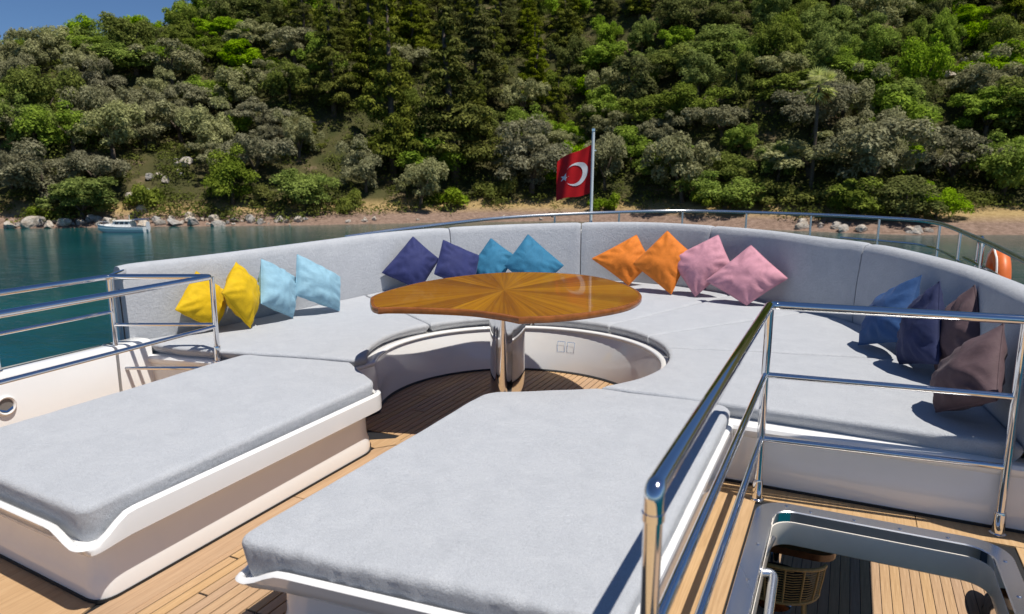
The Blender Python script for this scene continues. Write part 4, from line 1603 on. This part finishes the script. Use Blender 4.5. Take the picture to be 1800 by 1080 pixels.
def trunk_mesh(h, r, forks, seed, spread=0.9):
    rnd = random.Random(seed)
    mb = MB()
    x0, y0 = rnd.uniform(-.2, .2), rnd.uniform(-.2, .2)
    hb = h * 0.35 if forks else h
    mb.tube([(0, 0, -0.6), (x0 * .5, y0 * .5, hb * .5), (x0, y0, hb)], [r * 1.3, r, r * 0.8 if forks else r * .25], 7)
    for k in range(forks):
        a = 2 * math.pi * (k + rnd.random() * .5) / max(1, forks)
        e = (x0 + math.cos(a) * spread * h * .35, y0 + math.sin(a) * spread * h * .35, h * rnd.uniform(.75, .95))
        mid = (x0 + (e[0] - x0) * .45, y0 + (e[1] - y0) * .45, hb + (e[2] - hb) * .5)
        mb.tube([(x0, y0, hb * .92), mid, e], [r * .6, r * .42, r * .15], 6)
    me = bpy.data.meshes.new('trunk')
    me.from_pydata(mb.v, [], mb.f)
    me.materials.append(BARK)
    me.polygons.foreach_set('use_smooth', [True] * len(me.polygons))
    me.update()
    return me


def lobes_round(seed, n, w, h, z0, rmin, rmax):
    rnd = random.Random(seed)
    out = []
    for k in range(n):
        a = rnd.uniform(0, 6.28)
        q = math.sqrt(rnd.random())
        zz = rnd.uniform(0, 1)
        rr = w * 0.5 * q * math.sqrt(max(0.1, 1 - (zz * 1.5 - 0.6) ** 2 * 0.8))
        out.append(((rr * math.cos(a), rr * math.sin(a), z0 + zz * h * (1 - 0.35 * q)), rnd.uniform(rmin, rmax)))
    return out


def lobes_clump(seed, limbs, per, w, h, z0, rmin, rmax):
    """uneven crown: a few leaning limbs, each with its own cluster of leaf masses"""
    rnd = random.Random(seed)
    out = []
    a0 = rnd.uniform(0, 6.28)
    for k in range(limbs):
        a = a0 + 6.28 * k / limbs + rnd.uniform(-.5, .5)
        q = rnd.uniform(0.25, 0.85)
        cz = z0 + h * rnd.uniform(0.2, 0.95) * (1.05 - 0.45 * q)
        cx, cy = w * .5 * q * math.cos(a), w * .5 * q * math.sin(a)
        big = rnd.uniform(0.7, 1.3)
        for j in range(per):
            out.append(((cx + rnd.gauss(0, .13) * w * big, cy + rnd.gauss(0, .13) * w * big, cz + rnd.gauss(0, .13) * h * big), rnd.uniform(rmin, rmax) * big))
    for j in range(per):
        a = rnd.uniform(0, 6.28)
        out.append(((w * .33 * math.cos(a), w * .33 * math.sin(a), z0 + rnd.uniform(0, .35) * h), rnd.uniform(rmin, rmax)))
    return out


def lobes_pine(seed, h, w):
    rnd = random.Random(seed)
    out = [((0, 0, h * 0.96), w * 0.045)]
    k = 0.16
    while k < 0.95:
        R_ = w * 0.5 * (1 - k) ** 0.92 * rnd.uniform(0.7, 1.15)
        nb = max(3, int(7 * (1 - k) + 2))
        a0 = rnd.uniform(0, 6.28)
        for j in range(nb):
            a = a0 + 6.28 * j / nb + rnd.uniform(-.5, .5)
            if rnd.random() < .16:
                continue
            for q in (0.42, 0.86):
                rr = R_ * q * rnd.uniform(0.7, 1.15)
                out.append(((rr * math.cos(a), rr * math.sin(a), h * k - 0.06 * h * q * (1 - k) + rnd.uniform(-.5, .5)), (0.11 + 0.19 * (1 - k)) * w * 0.45 * rnd.uniform(.6, 1.2)))
        k += 0.07
    return out


PROTO = {}
PROTO['olive'] = [(leaf_mesh('olive_crown', lobes_clump(s, 7, 5, 6.6, 3.6, 1.5, .45, .95), 8600, .14, L_OLI, s, .3), trunk_mesh(3.6, .24, 4, s)) for s in range(1, 7)]
PROTO['broad'] = [(leaf_mesh('broadleaf_crown', lobes_clump(10 + s, 6, 6, 6.0, 4.6, 1.0, .5, 1.1), 8600, .155, L_GRN, 10 + s, .2), trunk_mesh(4.0, .22, 3, 10 + s)) for s in range(1, 7)]
PROTO['dark'] = [(leaf_mesh('dark_crown', lobes_clump(30 + s, 7, 6, 6.0, 4.8, 1.0, .5, 1.05), 8600, .15, L_DRK, 30 + s, .2), trunk_mesh(4.2, .22, 3, 30 + s)) for s in range(1, 6)]
PROTO['pine'] = [(leaf_mesh('pine_crown', lobes_pine(20 + s, 12.5, 8.2), 16000, .135, L_PIN, 20 + s, .5, 0.6, 0.7), trunk_mesh(12.0, .26, 0, 20 + s)) for s in range(1, 6)]
PROTO['shrub'] = [(leaf_mesh('shrub_crown', lobes_clump(40 + s, 5, 4, 3.4, 1.5, .3, .32, .65), 3600, .12, L_SHR, 40 + s, .2), trunk_mesh(1.2, .09, 3, 40 + s)) for s in range(1, 5)]
SIZE = {'olive': (7.6, 6.2), 'broad': (7.2, 6.6), 'dark': (7.4, 7.0), 'pine': (8.2, 12.6), 'shrub': (4.2, 2.6)}
NAMES = {'olive': 'olive_tree', 'broad': 'broadleaf_tree', 'dark': 'evergreen_oak', 'pine': 'pine_tree', 'shrub': 'shrub'}
CATS = {'olive': 'tree', 'broad': 'tree', 'dark': 'tree', 'pine': 'tree', 'shrub': 'shrub'}


def tree(kind, u, v, w, h, label, group, rnd, crown_mat=None):
    cm, tm = rnd.choice(PROTO[kind])
    W_, H_ = SIZE[kind]
    o = bpy.data.objects.new(NAMES[kind], None)
    o.empty_display_size = 0.5
    C.objects.link(o)
    o.location = uv(u, v, ground(u, v) - 0.15)
    sx = w / W_
    o.scale = (sx * rnd.uniform(.85, 1.15), sx * rnd.uniform(.85, 1.15), h / H_)
    o.rotation_euler = (rnd.uniform(-.09, .09), rnd.uniform(-.09, .09), rnd.uniform(0, 6.28))
    tag(o, label, CATS[kind], group)
    for nm, me in (('crown', cm), ('trunk', tm)):
        c = bpy.data.objects.new(nm, me)
        C.objects.link(c)
        c.parent = o
    return o


rnd = random.Random(77)
PLACED = []


def named(px, py, wpx, hpx, kind, label):
    """one tree of the front rows: foot direction and apparent size taken from the photo"""
    u, v = slope_v(px, py)
    v += 1.0
    tree(kind, u, v, wpx * v / 1262, hpx * v / 1262, label, None, rnd)
    PLACED.append((u, v, wpx * v / 1262 * 0.5))


named(735, 372, 105, 105, 'olive', 'leaning olive tree standing on the beach, nearest the sofa back from the motorboat side')
named(935, 345, 140, 125, 'olive', 'silvery olive tree beside the flag, on its fly side')
named(1065, 345, 110, 115, 'olive', 'silvery olive tree directly behind the flag staff')
named(535, 376, 125, 95, 'broad', 'round bright green tree at the start of the beach')
named(605, 376, 62, 42, 'shrub', 'grey green bush at the edge of the beach sand')
named(455, 372, 55, 40, 'shrub', 'small yellow green bush above the boulders')
named(400, 372, 120, 118, 'dark', 'dark rounded tree rising behind the boulders')
named(745, 330, 140, 95, 'broad', 'wide green tree behind the leaning olive')
named(640, 345, 90, 95, 'olive', 'pale olive between the bright green tree and the leaning olive')
named(60, 372, 170, 110, 'olive', 'broad olive tree over the boulders at the edge of the view')
named(165, 352, 130, 100, 'olive', 'olive tree above the boulders before the motorboat bow')
named(250, 372, 75, 60, 'shrub', 'olive green shrub just above the motorboat')
named(60, 390, 60, 30, 'shrub', 'bright green low bush sitting on the boulders')
named(790, 366, 80, 45, 'shrub', 'low green shrub on the dry grass beside the leaning olive')
named(865, 352, 70, 55, 'shrub', 'green shrub on the grass before the silvery olive')
named(1065, 372, 60, 45, 'shrub', 'yellow green shrub at the foot of the flag staff')
named(1205, 362, 150, 135, 'olive', 'grey olive tree at the back of the beach beside the flag staff')
named(1110, 300, 90, 80, 'broad', 'green tree above the two olives at the flag')
named(1372, 330, 80, 88, 'broad', 'bright green tree beside the palm trunk')
named(1290, 345, 100, 85, 'dark', 'dark olive green tree between the grey olive and the palm')
named(1345, 368, 110, 48, 'shrub', 'light green shrub below the palm')
named(1245, 370, 60, 45, 'shrub', 'pale grey shrub on the beach under the grey olive')
named(1430, 366, 100, 50, 'shrub', 'yellow green shrub near the palm foot')
named(1540, 352, 200, 150, 'olive', 'large grey olive tree with a wide crown past the palm')
named(1690, 335, 160, 120, 'olive', 'wide olive tree above the dry grass bank')
named(1610, 392, 160, 95, 'dark', 'big dark green shrub hanging over the water')
named(1660, 388, 80, 78, 'broad', 'bright green side growth of the big shrub at the water')
named(1520, 388, 130, 80, 'dark', 'dark thicket bush over the stones at the water')
named(1775, 350, 130, 130, 'broad', 'green tree at the end of the dry grass bank')
named(1270, 262, 120, 85, 'olive', 'grey olive on the slope above the grey beach olive')
named(1360, 160, 95, 75, 'olive', 'pale olive crown high on the green slope above the palm')
named(1515, 90, 130, 95, 'olive', 'greyish spreading tree near the top of the green slope')
named(1430, 250, 150, 110, 'olive', 'olive tree right behind the palm crown')
named(690, 320, 190, 330, 'pine', 'tall conical pine, the widest on the middle slope')
named(800, 330, 190, 300, 'pine', 'tall conical pine beside the widest one, toward the flag')
named(590, 215, 130, 200, 'pine', 'dark pointed pine on the slope toward the open sky')
named(545, 270, 60, 75, 'pine', 'small bright pine below the dark pointed one')
named(660, 190, 150, 200, 'pine', 'dark pine standing above the widest one')
named(840, 200, 150, 220, 'pine', 'dark pine high on the middle slope')


def palm():
    u, v = slope_v(1427, 338)
    h = 180 * v / 1262
    base = uv(u, v, ground(u, v))
    t = thing('palm_tree', base, 'fan palm with a slim bare trunk rising from the olives', 'palm')
    MB().tube([base + Vector((0, 0, -0.5)), base + Vector((0.1, 0, h * .5)), base + Vector((0, 0.05, h))], [.3, .2, .22], 9).build('trunk', BARK, t)
    g = m_leaf('palm_leaves', (0.42, 0.46, 0.13), (0.66, 0.66, 0.28), 0.01)
    dead = m_leaf('dead_palm_leaves', (0.25, 0.16, 0.05), (0.38, 0.25, 0.09), 0.01)
    rp = random.Random(5)
    top = base + Vector((0, 0.05, h))
    for k in range(34):
        el = R(rp.uniform(-60, 75)) if k < 26 else R(rp.uniform(-80, -50))
        az = rp.uniform(0, 6.28)
        d = Vector((math.cos(az) * math.cos(el), math.sin(az) * math.cos(el), math.sin(el)))
        st = 1.25
        c = top + d * st
        side = d.cross(Vector((0, 0, 1))).normalized()
        upv = side.cross(d)
        mb = MB()
        mb.tube([top, c], 0.03, 4)
        for j in range(11):
            a = R(-80 + 16 * j)
            dd = d * math.cos(a) + side * math.sin(a)
            tip = c + dd * 1.6 + Vector((0, 0, -0.25)) + upv * 0.1
            wv_ = side * math.cos(a) - d * math.sin(a)
            mb.add([c, c + dd * .85 + wv_ * .12, tip, c + dd * .85 - wv_ * .12], [(0, 1, 2, 3)])
        mb.build('frond', g if k < 26 else dead, t, smooth=False)
    PLACED.append((u, v, 1.2))


palm()

COLS = [(95, 'the fairlead'), (170, 'the bow boulders'), (265, 'the motorboat'), (345, 'the stern boulders'), (420, 'the yellow pillows'), (520, 'the first pale pillow'), (610, 'the second pale pillow'), (690, 'the table tip'),
        (770, 'the outer navy pillow'), (845, 'the inner navy pillow'), (910, 'the smaller teal pillow'), (1005, 'the larger teal pillow'), (1090, 'the flag'), (1165, 'the orange pillows'), (1240, 'the overlapped pink pillow'), (1320, 'the front pink pillow'),
        (1400, 'the railing corner'), (1470, 'the palm'), (1560, 'the last back seam'), (1625, 'the royal blue pillow'), (1690, 'the indigo pillow'), (1760, 'the brown pillows'), (9999, 'the lifebuoy')]
ROWS = [(270, 'at the slope foot'), (215, 'low on the slope'), (165, 'a third up'), (115, 'halfway up'), (70, 'high up'), (25, 'near the picture top'), (-999, 'cut by frame top')]
TOLABEL = []


def scatter():
    r2 = random.Random(11)
    cnt = 0
    v = 96.0
    row = 0
    while v < 235:
        step = 5.9 + (v - 96) * 0.016
        a = -0.80
        du = (step * 1.12) / v
        a += du * 0.5 * (row % 2)
        while a < 0.80:
            uu, vv_ = a * v + r2.uniform(-1.9, 1.9), v + r2.uniform(-1.9, 1.9)
            a += du
            s = vv_ - shore(uu)
            b = pw(BEACH, uu)
            if s < b + 1.5:
                continue
            px = 900 + 1262 * uu / vv_
            g = ground(uu, vv_)
            py = 305 - 1262 * (g + 3 - EYE) / vv_
            if px < -60 or px > 1860 or py < -75:
                continue
            if any((uu - p) ** 2 + (vv_ - q) ** 2 < (w_ * 0.75 + 1.0) ** 2 for p, q, w_ in PLACED):
                continue
            if (abs(px - 1668) < 22 and abs(py - 150) < 40) or (abs(px - 290) < 60 and abs(py - 300) < 40):
                continue
            nz = noise.noise(Vector((uu * 0.05, vv_ * 0.05, 9)))
            q = r2.random()
            if px < 520:
                if py > 170:
                    kind = 'olive' if q < .60 else ('broad' if q < .78 else ('dark' if q < .9 else 'shrub'))
                    zone = 'lower slope above the motorboat'
                else:
                    kind = 'broad' if q < .34 else ('dark' if q < .66 else ('pine' if q < .74 and py > 90 and px > 250 else 'olive'))
                    zone = 'upper slope under the open sky'
            elif px < 1000:
                if py > 240:
                    kind = 'olive' if q < .45 else ('broad' if q < .75 else 'dark')
                    zone = 'lower slope behind the beach'
                else:
                    kind = 'pine' if q < .66 else ('dark' if q < .82 else ('olive' if q < .92 else 'broad'))
                    zone = 'steep middle slope among the tall pines'
            else:
                if py < 70:
                    kind = 'dark' if q < .42 else ('pine' if q < .67 else 'broad')
                    zone = 'shaded top of the slope past the flag'
                else:
                    kind = 'broad' if q < .62 else ('olive' if q < .78 else 'dark')
                    zone = 'green slope past the flag'
            w_ = {'olive': 10.4, 'broad': 10.6, 'dark': 10.4, 'pine': 9.6, 'shrub': 5.6}[kind] * r2.uniform(.58, 1.3)
            h_ = {'olive': 7.8, 'broad': 8.8, 'dark': 9.0, 'pine': 15.5, 'shrub': 3.4}[kind] * r2.uniform(.65, 1.35)
            look = {'olive': 'grey green olive', 'broad': 'bright green tree', 'dark': 'dark evergreen', 'pine': 'pointed pine', 'shrub': 'low shrub'}[kind]
            size = 'broad ' if w_ > {'olive': 10.4, 'broad': 10.6, 'dark': 10.4, 'pine': 9.6, 'shrub': 5.6}[kind] * 1.02 else 'narrow '
            col = next(n for e, n in COLS if px < e)
            hgt = next(n for e, n in ROWS if py >= e)
            o = tree(kind, uu, vv_, w_, h_, '', {'olive': 'olives', 'broad': 'leafy trees', 'dark': 'evergreens', 'pine': 'pines', 'shrub': 'shrubs'}[kind] + ' on the ' + zone, r2)
            TOLABEL.append((size + look + ' ' + hgt + ', above ' + col, px, o))
            cnt += 1
        v += step
        row += 1
    return cnt


NTREES = scatter()
print('scattered trees', NTREES)
ORD = ['first', 'second', 'third', 'fourth', 'fifth', 'sixth', 'seventh', 'eighth', 'ninth']


def finish_labels():
    by = {}
    for lab, px, o in TOLABEL:
        by.setdefault(lab, []).append((px, o))
    for lab, l in by.items():
        l.sort(key=lambda q: q[0])
        for k, (px, o) in enumerate(l):
            o['label'] = lab if len(l) == 1 else lab + (', ' + ORD[k] + ' from left' if len(l) > 2 else (', left one' if k == 0 else ', right one'))

    for lab, l in RLAB.items():
        l.sort(key=lambda q: q[0])
        for k, (px, o) in enumerate(l):
            o['label'] = lab + (', ' + nth(k + 1) + ' from left' if len(l) > 1 else '')


finish_labels()


def undergrowth():
    rs = np.random.RandomState(4)
    r3 = random.Random(8)
    P = []
    while len(P) < 6200:
        a, v = r3.uniform(-.8, .8), r3.uniform(84, 215)
        u = a * v
        s = v - shore(u)
        if s < pw(BEACH, u) - 2.5 or (s < pw(BEACH, u) + 1 and u > -28 and r3.random() < .85) or (u < -28 and s < 1.0):
            continue
        if u < -20 and noise.noise(Vector((u * .12, v * .12, 4))) < -0.25:
            continue
        P.append((u, v))
    lob = []
    for u, v in P:
        r = r3.uniform(.7, 2.1)
        p = uv(u, v, ground(u, v) + r * .25)
        lob.append(((p.x, p.y, p.z), r))
    me = leaf_mesh('undergrowth', lob, 300000, .20, L_DRK, 5, .2, .8)
    me.materials[0] = m_leaf('undergrowth_leaves', (0.055, 0.07, 0.016), (0.19, 0.20, 0.05), 0.03)  # darkened so the leaf colour itself deepens the shade between crowns
    o = bpy.data.objects.new('undergrowth', me)
    C.objects.link(o)
    tag(o, 'low scrub covering the ground between the trees', 'undergrowth', None, 'stuff')


undergrowth()
